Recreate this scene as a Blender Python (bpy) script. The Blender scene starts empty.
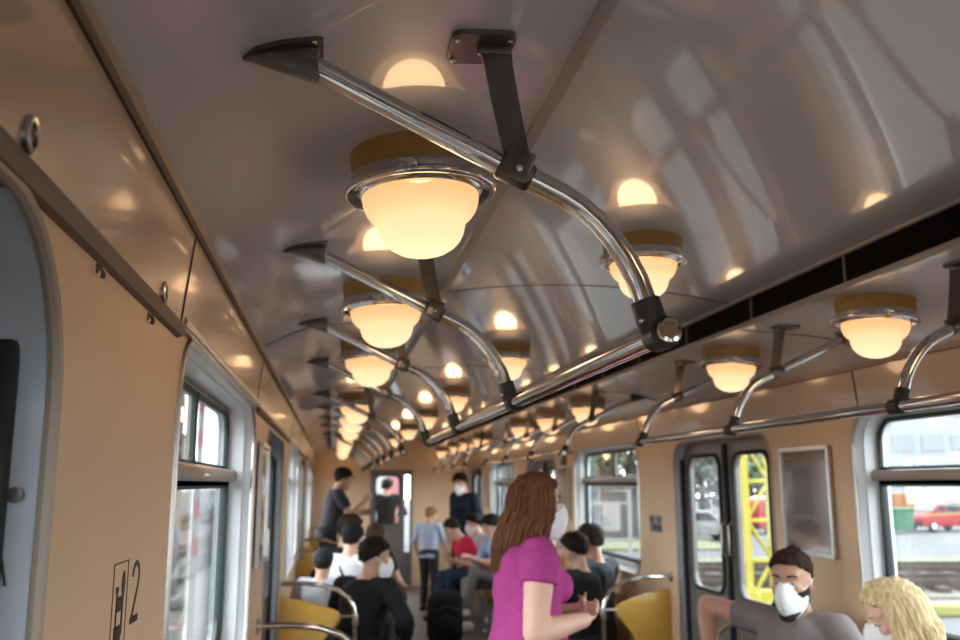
import bpy, bmesh, math, random
from math import pi, sin, cos, radians as R
from mathutils import Vector as V, Matrix, noise
from mathutils.geometry import tessellate_polygon

random.seed(7)
SC = bpy.context.scene
COL = SC.collection

# ------------------------------------------------------------------ camera
# car coordinates: x across (0 = centre line), y along the car, z up from the floor
EYE = V((-0.964, 0.0, 1.64))
PITCH, YAW, ROLL = 0.1809, 0.1600, -0.0026
FW = V((sin(YAW)*cos(PITCH), cos(YAW)*cos(PITCH), sin(PITCH)))
RT = V((cos(YAW), -sin(YAW), 0))
UP = RT.cross(FW)
RT2 = cos(ROLL)*RT + sin(ROLL)*UP
UP2 = -sin(ROLL)*RT + cos(ROLL)*UP
cam_d = bpy.data.cameras.new('camera')
cam = bpy.data.objects.new('camera', cam_d)
COL.objects.link(cam)
M_ = Matrix((RT2, UP2, -FW)).transposed().to_4x4()
M_.translation = EYE
cam.matrix_world = M_
cam_d.sensor_width = 36
cam_d.lens = 900/960*36
cam_d.clip_start = 0.02
cam_d.clip_end = 500
cam_d.dof.use_dof = True
cam_d.dof.focus_distance = 1.45
cam_d.dof.aperture_fstop = 5.0
SC.camera = cam

# ------------------------------------------------------------------ sky, exposure
w = bpy.data.worlds.new('overcast_sky')
SC.world = w
w.use_nodes = True
nt = w.node_tree
bg = nt.nodes['Background']
tc = nt.nodes.new('ShaderNodeTexCoord')
nz = nt.nodes.new('ShaderNodeTexNoise'); nz.inputs['Scale'].default_value = 2.5; nz.inputs['Detail'].default_value = 4
rp = nt.nodes.new('ShaderNodeValToRGB')
rp.color_ramp.elements[0].position = 0.3; rp.color_ramp.elements[0].color = (0.80, 0.87, 0.97, 1)
rp.color_ramp.elements[1].position = 0.7; rp.color_ramp.elements[1].color = (1.0, 1.0, 1.0, 1)
nt.links.new(tc.outputs['Generated'], nz.inputs['Vector'])
nt.links.new(nz.outputs['Fac'], rp.inputs['Fac'])
nt.links.new(rp.outputs['Color'], bg.inputs['Color'])
bg.inputs['Strength'].default_value = 3.7
vs = SC.view_settings
vs.view_transform = 'Standard'; vs.look = 'None'; vs.gamma = 1.0; vs.use_curve_mapping = False
vs.exposure = 1.36
SC.cycles.max_bounces = 10
SC.cycles.diffuse_bounces = 6
SC.cycles.glossy_bounces = 5
SC.cycles.transparent_max_bounces = 16
SC.cycles.sample_clamp_indirect = 4.0
BULB_W = 2.0

# ------------------------------------------------------------------ materials
MATS = {}
def mat(name, col, rough=0.5, metal=0.0, coat=0.0, coat_rough=0.05, var=0.0, vscale=8.0, bump=0.0, bscale=60.0, spec=0.5, stretch=None):
    if name in MATS: return MATS[name]
    m = bpy.data.materials.new(name); m.use_nodes = True
    n = m.node_tree; b = n.nodes['Principled BSDF']
    b.inputs['Base Color'].default_value = (*col, 1)
    b.inputs['Roughness'].default_value = rough
    b.inputs['Metallic'].default_value = metal
    b.inputs['Coat Weight'].default_value = coat
    b.inputs['Coat Roughness'].default_value = coat_rough
    b.inputs['Specular IOR Level'].default_value = spec
    t = n.nodes.new('ShaderNodeTexCoord')
    src = t.outputs['Object']
    if stretch:
        mp = n.nodes.new('ShaderNodeMapping'); mp.inputs['Scale'].default_value = stretch
        n.links.new(src, mp.inputs['Vector']); src = mp.outputs['Vector']
    if var > 0:
        x = n.nodes.new('ShaderNodeTexNoise'); x.inputs['Scale'].default_value = vscale; x.inputs['Detail'].default_value = 5
        n.links.new(src, x.inputs['Vector'])
        r = n.nodes.new('ShaderNodeValToRGB')
        r.color_ramp.elements[0].position = 0.25; r.color_ramp.elements[1].position = 0.75
        r.color_ramp.elements[0].color = (*[max(0, c*(1-var)) for c in col], 1)
        r.color_ramp.elements[1].color = (*[min(1, c*(1+var)) for c in col], 1)
        n.links.new(x.outputs['Fac'], r.inputs['Fac']); n.links.new(r.outputs['Color'], b.inputs['Base Color'])
    if bump > 0:
        x = n.nodes.new('ShaderNodeTexNoise'); x.inputs['Scale'].default_value = bscale; x.inputs['Detail'].default_value = 3
        n.links.new(src, x.inputs['Vector'])
        bp = n.nodes.new('ShaderNodeBump'); bp.inputs['Strength'].default_value = bump; bp.inputs['Distance'].default_value = 0.01
        n.links.new(x.outputs['Fac'], bp.inputs['Height']); n.links.new(bp.outputs['Normal'], b.inputs['Normal'])
        if coat: n.links.new(bp.outputs['Normal'], b.inputs['Coat Normal'])
    MATS[name] = m
    return m

BEIGE = mat('beige_laminate', (0.69, 0.49, 0.315), 0.5, spec=.3, var=0.04, vscale=3, bump=0.02, bscale=3)
PANELB = mat('beige_glossy_panel', (0.44, 0.335, 0.25), 0.35, coat=0.65, coat_rough=0.07, var=0.04, vscale=3, bump=0.03, bscale=3)
CEILM = mat('grey_varnished_ceiling', (0.50, 0.495, 0.52), 0.35, coat=0.8, coat_rough=0.05, var=0.05, vscale=2, bump=0.010, bscale=2.2)
TRIMB = mat('taupe_trim', (0.17, 0.13, 0.105), 0.55, spec=.3, var=0.08, vscale=10)
DARKLINE = mat('dark_joint', (0.03, 0.025, 0.022), 0.6)
CHROME = mat('chrome', (0.66, 0.65, 0.64), 0.10, metal=1, var=0.05, vscale=40)
STEEL = mat('brushed_steel', (0.52, 0.50, 0.48), 0.3, metal=1, bump=0.05, bscale=120)
PEWTER = mat('dark_pewter_casting', (0.15, 0.14, 0.13), 0.28, metal=0.85, var=0.15, vscale=30, bump=0.06, bscale=90)
BLACKB = mat('black_sleeve', (0.025, 0.024, 0.023), 0.42, var=0.2, vscale=40)
RUBBER = mat('black_rubber', (0.016, 0.018, 0.018), 0.6, var=0.2, vscale=30)
GREENRUB = mat('dark_green_rubber', (0.014, 0.030, 0.027), 0.55, var=0.2, vscale=30)
OCHRE = mat('ochre_lamp_base', (0.38, 0.215, 0.06), 0.45, var=0.06, vscale=12)
REVEAL = mat('pale_grey_paint', (0.64, 0.68, 0.72), 0.4, coat=0.2, var=0.05, vscale=6)
GREYDOOR = mat('grey_door_paint', (0.16, 0.145, 0.14), 0.38, coat=0.3, var=0.07, vscale=6)
FLOORM = mat('grey_brown_lino', (0.11, 0.085, 0.068), 0.5, var=0.2, vscale=25)
YELLOW = mat('ochre_yellow_vinyl', (0.62, 0.36, 0.06), 0.38, coat=0.3, var=0.06, vscale=8, bump=0.05, bscale=40)
SEATM = mat('brown_seat_vinyl', (0.30, 0.15, 0.05), 0.45, var=0.1, vscale=10)
BLACKV = mat('vent_black', (0.006, 0.006, 0.007), 0.8, spec=.1)
INK = mat('black_ink', (0.02, 0.014, 0.012), 0.5)
INKR = mat('brown_red_ink', (0.14, 0.05, 0.035), 0.5)
MIRRORF = mat('glazed_panel_face', (0.34, 0.31, 0.29), 0.10, metal=0.75, coat=0.6, coat_rough=0.03, var=0.08, vscale=5)
WHITEM = mat('white_mask_fabric', (0.82, 0.83, 0.86), 0.8, bump=0.05, bscale=150)

def schlick(n, f0, f90=1.0):
    lw = n.nodes.new('ShaderNodeLayerWeight'); lw.inputs['Blend'].default_value = 0.5
    p = n.nodes.new('ShaderNodeMath'); p.operation = 'POWER'; p.inputs[1].default_value = 4.0
    n.links.new(lw.outputs['Facing'], p.inputs[0])
    r = n.nodes.new('ShaderNodeMapRange'); r.inputs['To Min'].default_value = f0; r.inputs['To Max'].default_value = f90
    n.links.new(p.outputs[0], r.inputs['Value'])
    return r.outputs['Result']
def glass_mat(name, tint, refl=1.0):
    m = bpy.data.materials.new(name); m.use_nodes = True
    n = m.node_tree; n.nodes.clear()
    o = n.nodes.new('ShaderNodeOutputMaterial'); mx = n.nodes.new('ShaderNodeMixShader')
    tr = n.nodes.new('ShaderNodeBsdfTransparent'); tr.inputs['Color'].default_value = (*tint, 1)
    gl = n.nodes.new('ShaderNodeBsdfGlossy'); gl.inputs['Roughness'].default_value = 0.02
    n.links.new(schlick(n, .04, .9), mx.inputs['Fac']); n.links.new(tr.outputs[0], mx.inputs[1]); n.links.new(gl.outputs[0], mx.inputs[2])
    n.links.new(mx.outputs[0], o.inputs['Surface'])
    return m
GLASS = glass_mat('window_glass', (0.94, 0.97, 0.96))
LENS = glass_mat('spectacle_glass', (0.85, 0.85, 0.85))

def globe_mat():
    m = bpy.data.materials.new('opal_lamp_glass'); m.use_nodes = True
    n = m.node_tree; n.nodes.clear(); L = n.links.new
    o = n.nodes.new('ShaderNodeOutputMaterial')
    t = n.nodes.new('ShaderNodeTexCoord')
    # glow of the bulb behind the opal glass: stronger near the filament
    d = n.nodes.new('ShaderNodeVectorMath'); d.operation = 'DISTANCE'; d.inputs[1].default_value = (0.0, 0.0, -0.145)
    L(t.outputs['Object'], d.inputs[0])
    r = n.nodes.new('ShaderNodeValToRGB')
    e = r.color_ramp.elements
    e[0].position = 0.055; e[0].color = (1.0, 0.68, 0.40, 1)
    e[1].position = 0.125; e[1].color = (1.0, 0.46, 0.19, 1)
    x = e.new(0.085); x.color = (1.0, 0.58, 0.30, 1)
    L(d.outputs['Value'], r.inputs['Fac'])
    st = n.nodes.new('ShaderNodeMapRange'); st.inputs['From Min'].default_value = 0.05; st.inputs['From Max'].default_value = 0.12
    st.inputs['To Min'].default_value = .60; st.inputs['To Max'].default_value = 0.50
    L(d.outputs['Value'], st.inputs['Value'])
    em = n.nodes.new('ShaderNodeEmission'); L(r.outputs['Color'], em.inputs['Color']); 
    gm = n.nodes.new('ShaderNodeNewGeometry'); iv = n.nodes.new('ShaderNodeMath'); iv.operation = 'SUBTRACT'; iv.inputs[0].default_value = 1.0
    L(gm.outputs['Backfacing'], iv.inputs[1]); ml = n.nodes.new('ShaderNodeMath'); ml.operation = 'MULTIPLY'
    L(iv.outputs[0], ml.inputs[0]); L(st.outputs['Result'], ml.inputs[1]); L(ml.outputs[0], em.inputs['Strength'])
    tr = n.nodes.new('ShaderNodeBsdfTransparent'); tr.inputs['Color'].default_value = (0.20, 0.185, 0.17, 1)
    a = n.nodes.new('ShaderNodeAddShader'); L(em.outputs[0], a.inputs[0]); L(tr.outputs[0], a.inputs[1])
    L(a.outputs[0], o.inputs['Surface'])
    return m
GLOBE = globe_mat()

# ------------------------------------------------------------------ mesh helpers
class MB:
    def __init__(s): s.bm = bmesh.new()
    def box(s, c, size, rot=None):
        m = Matrix.Translation(V(c)) @ (rot.to_4x4() if rot else Matrix.Identity(4)) @ Matrix.Diagonal((*size, 1))
        bmesh.ops.create_cube(s.bm, size=1.0, matrix=m); return s
    def rbox(s, c, size, bev=0.005, rot=None, seg=2):
        b = bmesh.new()
        bmesh.ops.create_cube(b, size=1.0, matrix=Matrix.Diagonal((*size, 1)))
        bmesh.ops.bevel(b, geom=b.edges[:], offset=bev, segments=seg, profile=0.5, affect='EDGES')
        b.transform(Matrix.Translation(V(c)) @ (rot.to_4x4() if rot else Matrix.Identity(4)))
        s.add(b); return s
    def add(s, b):
        me = bpy.data.meshes.new('t'); b.to_mesh(me); b.free(); s.bm.from_mesh(me); bpy.data.meshes.remove(me)
    def ell(s, c, r, rot=None, u=16, v=10):
        m = Matrix.Translation(V(c)) @ (rot.to_4x4() if rot else Matrix.Identity(4)) @ Matrix.Diagonal((*r, 1))
        new = s.bm.verts.new
        top, bot = new(m @ V((0, 0, 1))), new(m @ V((0, 0, -1)))
        rows = [[new(m @ V((sin(pi*i/v)*cos(2*pi*k/u), sin(pi*i/v)*sin(2*pi*k/u), cos(pi*i/v)))) for k in range(u)] for i in range(1, v)]
        face = s.bm.faces.new
        for k in range(u):
            j = (k+1) % u
            face((top, rows[0][k], rows[0][j])); face((bot, rows[-1][j], rows[-1][k]))
            for i in range(v-2): face((rows[i][k], rows[i+1][k], rows[i+1][j], rows[i][j]))
        return s
    def loft(s, rings, cap=True, closed=False):
        vs = [[s.bm.verts.new(p) for p in r] for r in rings]
        n = len(vs[0])
        rng = range(len(vs)) if closed else range(len(vs)-1)
        for i in rng:
            a, b = vs[i], vs[(i+1) % len(vs)]
            for j in range(n):
                k = (j+1) % n
                s.bm.faces.new((a[j], a[k], b[k], b[j]))
        if cap and not closed:
            s.bm.faces.new(vs[0][::-1]); s.bm.faces.new(vs[-1])
        return s
    def tube(s, pts, rad, seg=10, cap=True):
        pts = [V(p) for p in pts]; n = len(pts)
        if not isinstance(rad, (list, tuple)): rad = [rad]*n
        rings = []; ref = None
        for i, p in enumerate(pts):
            t = (pts[min(i+1, n-1)] - pts[max(i-1, 0)])
            if t.length < 1e-9: t = V((0, 0, 1))
            t.normalize()
            if ref is None:
                ref = V((0, 0, 1)) if abs(t.z) < 0.9 else V((1, 0, 0))
            a = (ref - t*ref.dot(t)); a.normalize(); b = t.cross(a); ref = a
            rings.append([p + (a*cos(2*pi*k/seg) + b*sin(2*pi*k/seg))*rad[i] for k in range(seg)])
        return s.loft(rings, cap)
    def capsule(s, p0, r0, p1, r1, seg=12):
        p0, p1 = V(p0), V(p1); s.tube([p0, p1], [r0, r1], seg)
        s.ell(p0, (r0, r0, r0), u=seg, v=8); s.ell(p1, (r1, r1, r1), u=seg, v=8); return s
    def lathe(s, prof, seg=40, loc=(0, 0, 0)):
        rings = []
        for r, z in prof:
            rings.append([V(loc) + V((max(r, 1e-4)*cos(2*pi*k/seg), max(r, 1e-4)*sin(2*pi*k/seg), z)) for k in range(seg)])
        return s.loft(rings, True)
    def prism(s, pts, vec):
        """solid of a planar outline swept by vec"""
        vec = V(vec); a = [V(p) for p in pts]; b = [p + vec for p in a]
        va = [s.bm.verts.new(p) for p in a]; vb = [s.bm.verts.new(p) for p in b]
        n = len(a)
        for i in range(n):
            j = (i+1) % n; s.bm.faces.new((va[i], va[j], vb[j], vb[i]))
        s.bm.faces.new(va[::-1]); s.bm.faces.new(vb); return s
    def quad(s, *p):
        s.bm.faces.new([s.bm.verts.new(V(q)) for q in p]); return s
    def holes(s, outer, hs):
        """flat face with holes (3D points)"""
        polys = [[V(p) for p in outer]] + [[V(p) for p in h] for h in hs]
        flat = [s.bm.verts.new(p) for q in polys for p in q]
        for t in tessellate_polygon(polys):
            try: s.bm.faces.new([flat[i] for i in t])
            except ValueError: pass
        return s
    def solid_holes(s, outer, hs, vec):
        """plate with holes and thickness"""
        vec = V(vec)
        s.holes(outer, hs)
        s.holes([V(p)+vec for p in outer], [[V(p)+vec for p in h] for h in hs])
        for lp in [outer] + list(hs):
            s.loft([[V(p) for p in lp], [V(p)+vec for p in lp]], cap=False)
        return s
    def build(s, name, m, parent=None, smooth=True, origin=None, angle=40):
        bmesh.ops.recalc_face_normals(s.bm, faces=s.bm.faces)
        me = bpy.data.meshes.new(name)
        if origin is None:
            origin = V((0, 0, 0))
        s.bm.transform(Matrix.Translation(-V(origin)))
        s.bm.to_mesh(me); s.bm.free()
        me.materials.append(m)
        if smooth:
            me.set_sharp_from_angle(angle=R(angle)) if hasattr(me, 'set_sharp_from_angle') else None
            for p in me.polygons: p.use_smooth = True
            try: me.set_sharp_from_angle(angle=R(angle))
            except Exception: pass
        o = bpy.data.objects.new(name, me); COL.objects.link(o)
        if parent is not None: o.parent = parent
        elif origin is not None: o.location = origin
        return o

def tag(o, label=None, cat=None, group=None, kind=None):
    if label: o['label'] = label
    if cat: o['category'] = cat
    if group: o['group'] = group
    if kind: o['kind'] = kind
    return o
def empty(name, loc, label, cat, group=None):
    o = bpy.data.objects.new(name, None); COL.objects.link(o); o.location = loc; o.empty_display_size = 0.1
    return tag(o, label, cat, group)
def struct(o): o['kind'] = 'structure'; return o
def dup(root, loc=None, rotz=None, label=None, group=None):
    r = root.copy(); COL.objects.link(r)
    if loc is not None: r.location = loc
    if rotz is not None: r.rotation_euler = (r.rotation_euler[0], r.rotation_euler[1], rotz)
    if label: r['label'] = label
    if group: r['group'] = group
    for ch in list(root.children):
        c = ch.copy(); COL.objects.link(c); c.parent = r
        for g in list(ch.children):
            d = g.copy(); COL.objects.link(d); d.parent = c
    return r
def rrect(a0, a1, b0, b1, r, n=6):
    """rounded rectangle in (a,b)"""
    out = []
    for (ca, cb, t0) in ((a1-r, b1-r, 0), (a0+r, b1-r, 90), (a0+r, b0+r, 180), (a1-r, b0+r, 270)):
        for k in range(n+1):
            t = R(t0 + 90*k/n); out.append((ca + r*cos(t), cb + r*sin(t)))
    return out

# ------------------------------------------------------------------ car shell
PER = 4.64
HW = 1.275                       # half width inside
Y0, Y1 = -0.95, 15.3             # bulkheads
ROOFZ = 2.14                     # top of the side panels
PANZ = 1.955                     # bottom of the side panels
DOORS = [(-0.32, 1.07), (4.42, 5.78), (9.06, 10.42), (13.70, 14.98)]
WINS = [(1.87+PER*k, 3.66+PER*k) for k in range(3)]
WZ0, WZ1 = 0.98, 1.948
DZ1 = 1.905
def door_outline(y0, y1, top=DZ1, r=0.14, base=0.02):
    pts = [(y0, base), (y1, base)]
    for k in range(9):
        t = R(90*k/8); pts.append((y1-r + r*cos(t), top-r + r*sin(t)))
    for k in range(9):
        t = R(90+90*k/8); pts.append((y0+r + r*cos(t), top-r + r*sin(t)))
    return pts
def door_shape(d):
    return door_outline(*d, top=1.93, r=.20) if d[0] < 0 else door_outline(*d)
side_holes = [door_shape(d) for d in DOORS] + [rrect(a, b, WZ0, WZ1, 0.15, 8) for a, b in WINS]
DEPTH = 0.10
for sgn, nm in ((-1, 'left'), (1, 'right')):
    b = MB()
    x = sgn*HW
    b.holes([(x, Y0, 0), (x, Y1, 0), (x, Y1, PANZ), (x, Y0, PANZ)], [[(x, p, q) for p, q in h] for h in side_holes])
    xo = sgn*(HW+DEPTH+0.015)
    b.holes([(xo, Y0-.1, -0.25), (xo, Y1+.1, -0.25), (xo, Y1+.1, PANZ), (xo, Y0-.1, PANZ)], [[(xo, p, q) for p, q in h] for h in side_holes])
    b.quad((x, Y0, PANZ), (x, Y1, PANZ), (xo, Y1, PANZ), (xo, Y0, PANZ))
    wall = struct(b.build('wall_'+nm, BEIGE, smooth=False))
    # glossy upper side panel, leaning inwards, with a lip below and a strip above
    b = MB()
    px0, px1 = sgn*(HW-0.012), sgn*(HW-0.034)
    b.prism([(px0, Y0, PANZ-0.01), (px1, Y0, ROOFZ), (sgn*(HW+.1), Y0, ROOFZ), (sgn*(HW+.1), Y0, PANZ-0.01)], (0, Y1-Y0, 0))
    pan = struct(b.build('trim_1' if sgn < 0 else 'trim_2', PANELB, smooth=False))
    b = MB()
    seams = [1.78, 3.57]
    for k in range(4):
        for s_ in seams:
            y = s_ + PER*k
            if y > Y1: continue
            b.prism([(px0-sgn*.0022, y-.0035, PANZ-.01), (px0-sgn*.0022, y+.0035, PANZ-.01), (px1-sgn*.0022, y+.0035, ROOFZ), (px1-sgn*.0022, y-.0035, ROOFZ)], (sgn*.004, 0, 0))
    b.build('panel_joint', DARKLINE, pan, smooth=False)
    # lip under the panel (thick between windows, thin over them)
    b = MB()
    def lip(y0, y1):
        b.prism([(sgn*(HW+.02), y0, 1.950), (sgn*(HW-.0165), y0, 1.950), (sgn*(HW-.018), y0, 1.944), (sgn*(HW-.011), y0, 1.929), (sgn*(HW-.003), y0, 1.926), (sgn*(HW+.02), y0, 1.926)], (0, y1-y0, 0))
    edges = [Y0] + [e for w_ in WINS for e in (w_[0]-.05, w_[1]+.05)] + [Y1]
    for i in range(0, len(edges), 2): lip(edges[i], edges[i+1])
    b.build('panel_lip', TRIMB, pan, smooth=False)
    b = MB()
    for w_ in WINS:
        b.tube([(sgn*(HW-.010), w_[0]-.05, PANZ+.004), (sgn*(HW-.010), w_[1]+.05, PANZ+.004)], 0.010, 8)
    b.build('panel_moulding', STEEL, pan)
    b = MB()
    b.box((sgn*(HW-.040), (Y0+Y1)/2, ROOFZ-.003), (.010, Y1-Y0, .026))
    b.build('panel_cornice', mat('cornice_beige', (.36, .28, .215), .55, spec=.3), pan, smooth=False)
    b = MB()
    b.box((sgn*(HW-.0325), (Y0+Y1)/2, ROOFZ-.009), (.006, Y1-Y0, .020))
    b.build('cornice_joint', DARKLINE, pan, smooth=False)

# floor
b = MB(); b.box((0, (Y0+Y1)/2, -0.1), (2*(HW+.1), Y1-Y0+.2, 0.2)); struct(b.build('floor', FLOORM, smooth=False))
for sgn, nm in ((-1, 'left'), (1, 'right')):
    b = MB()
    ed = [Y0] + [e for d in DOORS for e in d] + [Y1]
    for i in range(0, len(ed), 2): b.box((sgn*(HW-.008), (ed[i]+ed[i+1])/2, .05), (.02, ed[i+1]-ed[i], .10))
    struct(b.build('baseboard_'+nm, TRIMB, smooth=False))

# ceiling profile (half), x>=0 : from the wall edge to the centre
STEPX = 0.634
side_knots = [(HW-.036, 2.140), (1.19, 2.166), (1.13, 2.197), (1.06, 2.221), (0.96, 2.236), (0.81, 2.246), (0.72, 2.251), (STEPX, 2.256)]
side_prof = []
for i_ in range(len(side_knots)-1):
    q0, q1, q2, q3 = [V((*side_knots[max(0, min(len(side_knots)-1, i_+d_))], 0)) for d_ in (-1, 0, 1, 2)]
    for j_ in range(4):
        t_ = j_/4
        p_ = .5*(2*q1 + (q2-q0)*t_ + (2*q0-5*q1+4*q2-q3)*t_**2 + (3*q1-q0-3*q2+q3)*t_**3)
        side_prof.append((p_.x, p_.y))
side_prof.append(side_knots[-1])
ctr_prof = [(STEPX*(1-k/14), 2.362+.060*(1-(1-k/14)**2)) for k in range(15)]
def ceil_z(x):
    x = abs(x); pr = ctr_prof if x < STEPX else side_prof
    for (a, za), (c, zc) in zip(pr, pr[1:]):
        if min(a, c) <= x <= max(a, c): return za + (zc-za)*(x-a)/(c-a)
    return pr[0][1]
def ceil_slope(x):
    return (ceil_z(x+.02)-ceil_z(x-.02))/.04
full = [(-x, z) for x, z in side_prof] + [(-x, z) for x, z in ctr_prof] + [(x, z) for x, z in ctr_prof[-2::-1]] + [(x, z) for x, z in side_prof[::-1]]
b = MB()
top = [(x, z+.05) for x, z in full]
prof = full + top[::-1]
rings = [[(x, y, z) for x, z in prof] for y in (Y0, Y1)]
b.loft(rings)
ceiling = struct(b.build('ceiling', CEILM, angle=30))
# transverse and long joints of the ceiling sheets
b = MB()
def cross_joint(pr, y, wd=.004):
    for sg in (-1, 1):
        for (a, za), (c, zc) in zip(pr, pr[1:]):
            b.prism([(sg*a, y-wd, za-.0018), (sg*a, y+wd, za-.0018), (sg*c, y+wd, zc-.0018), (sg*c, y-wd, zc-.0018)], (0, 0, .006))
for y in (-.1, 3.40, 5.90, 8.5, 11.1, 13.7):
    cross_joint(ctr_prof, y)
    cross_joint(side_prof, y-.02 if y < 4 else y-.15)
b.build('ceiling_joint', DARKLINE, ceiling, smooth=False)
b = MB()
for sg in (-1, 1):
    b.rbox((sg*(STEPX-.006), (Y0+Y1)/2, 2.2575), (.024, Y1-Y0, .020), .005)
    b.rbox((sg*(STEPX-.006), (Y0+Y1)/2, 2.366), (.030, Y1-Y0, .020), .006)
b.build('ceiling_flange', mat('taupe_flange', (.34, .30, .27), .45, coat=.2), ceiling)
# ventilation grilles in the risers between side and raised centre ceiling
for sgn in (-1, 1):
    root = empty('ventilation_grille', (sgn*STEPX, 7, 2.31), 'long black louvred ventilation grille in the riser of the ' + ('left' if sgn < 0 else 'right') + ' side of the raised ceiling', 'vent')
    b = MB(); b.box((sgn*(STEPX-.003), (Y0+Y1)/2, 2.309), (.008, Y1-Y0, .098)); b.build('backing', BLACKV, root, False, root.location)
    b = MB()
    for k in range(6):
        z = 2.274 + k*.0155
        b.box((sgn*(STEPX-.0085), (Y0+Y1)/2, z), (.006, Y1-Y0, .0020), Matrix.Rotation(sgn*R(28), 3, 'Y'))
    b.build('louvre', BLACKV, root, False, root.location)
    y = 2.563-.6575*5
    while y < Y1:
        if y > Y0:
            b = MB(); b.box((sgn*(STEPX-.0095), y, 2.311), (.008, .012, .092)); b.build('divider', TRIMB, root, False, root.location)
        y += .6575

# ------------------------------------------------------------------ end bulkheads
DX0, DX1, DTOP = -0.335, 0.34, 1.86
def bulk(y, nm, sgn):
    outer = [(x, y, z) for x, z in ((HW+.1, 0), (HW+.1, 2.5), (-HW-.1, 2.5), (-HW-.1, 0))]
    hole = [(DX0, y, .02), (DX1, y, .02), (DX1, y, DTOP), (DX0, y, DTOP)]
    hs = [hole]
    if sgn < 0:  # unseen rear windows, added to bring daylight onto the left door jamb
        hs += [[(p, y, q) for p, q in rrect(a, c, 1.0, 1.85, .1)] for a, c in ((-1.12, -.50), (.50, 1.12))]
    b = MB(); b.solid_holes(outer, hs, (0, sgn*.08, 0))
    wl = struct(b.build('wall_'+nm, BEIGE, smooth=False))
    if sgn < 0:  # glazing of the added daylight openings
        for a, c in ((-1.12, -.50), (.50, 1.12)):
            b = MB(); b.box(((a+c)/2, y-.04, 1.425), (c-a+.02, .006, .87)); b.build('added_daylight_pane', GLASS, wl, False)
    return wl
bulk(Y1, 'front', 1)
bulk(Y0, 'back', -1)
# end door (far)
def end_door(name, y, sgn):
    b = MB()
    win = rrect(-.26, .135, .98, 1.79, .09)
    b.solid_holes([(DX0+.02, y, .02), (.21, y, .02), (.21, y, DTOP-.02), (DX0+.02, y, DTOP-.02)], [[(p, y, q) for p, q in win]], (0, sgn*.04, 0))
    d = struct(b.build(name, GREYDOOR, smooth=False))
    b = MB(); b.box((-.06, y+sgn*.02, 1.385), (.42, .006, .84), Matrix.Rotation(R(2.5), 3, 'X')); b.build('pane', GLASS, d, False)
    b = MB(); b.tube([(p, y-sgn*.003, q) for p, q in win] + [(win[0][0], y-sgn*.003, win[0][1])], .012, 6); b.build('seal', RUBBER, d)
    b = MB(); b.tube([(.17, y-sgn*.02, 1.0), (.17, y-sgn*.05, 1.0), (.17, y-sgn*.05, .86), (.17, y-sgn*.02, .86)], .009, 8); b.build('handle', CHROME, d)
    b = MB()
    for (x, wd) in ((DX0, .04), (DX1-.02, .04)): b.box((x+.01, y-sgn*.012, (DTOP)/2), (wd, .03, DTOP))
    b.box(((DX0+DX1)/2, y-sgn*.012, DTOP), (DX1-DX0+.04, .03, .05)); b.build('frame', GREYDOOR, d, False)
    # narrow fixed light beside the leaf
    b = MB(); b.box((.268, y+sgn*.02, 1.2), (.10, .006, 1.3)); b.build('side_light', GLASS, d, False)
    b = MB(); b.box((.215, y+sgn*.02, .94), (.02, .04, 1.84)); b.box((.265, y+sgn*.02, .28), (.11, .04, .55)); b.box((.265, y+sgn*.02, 1.83), (.11, .04, .06)); b.build('mullion', GREYDOOR, d, False)
    return d
end_door('door_9', Y1+.01, 1)
end_door('door_10', Y0-.01, -1)

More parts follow.
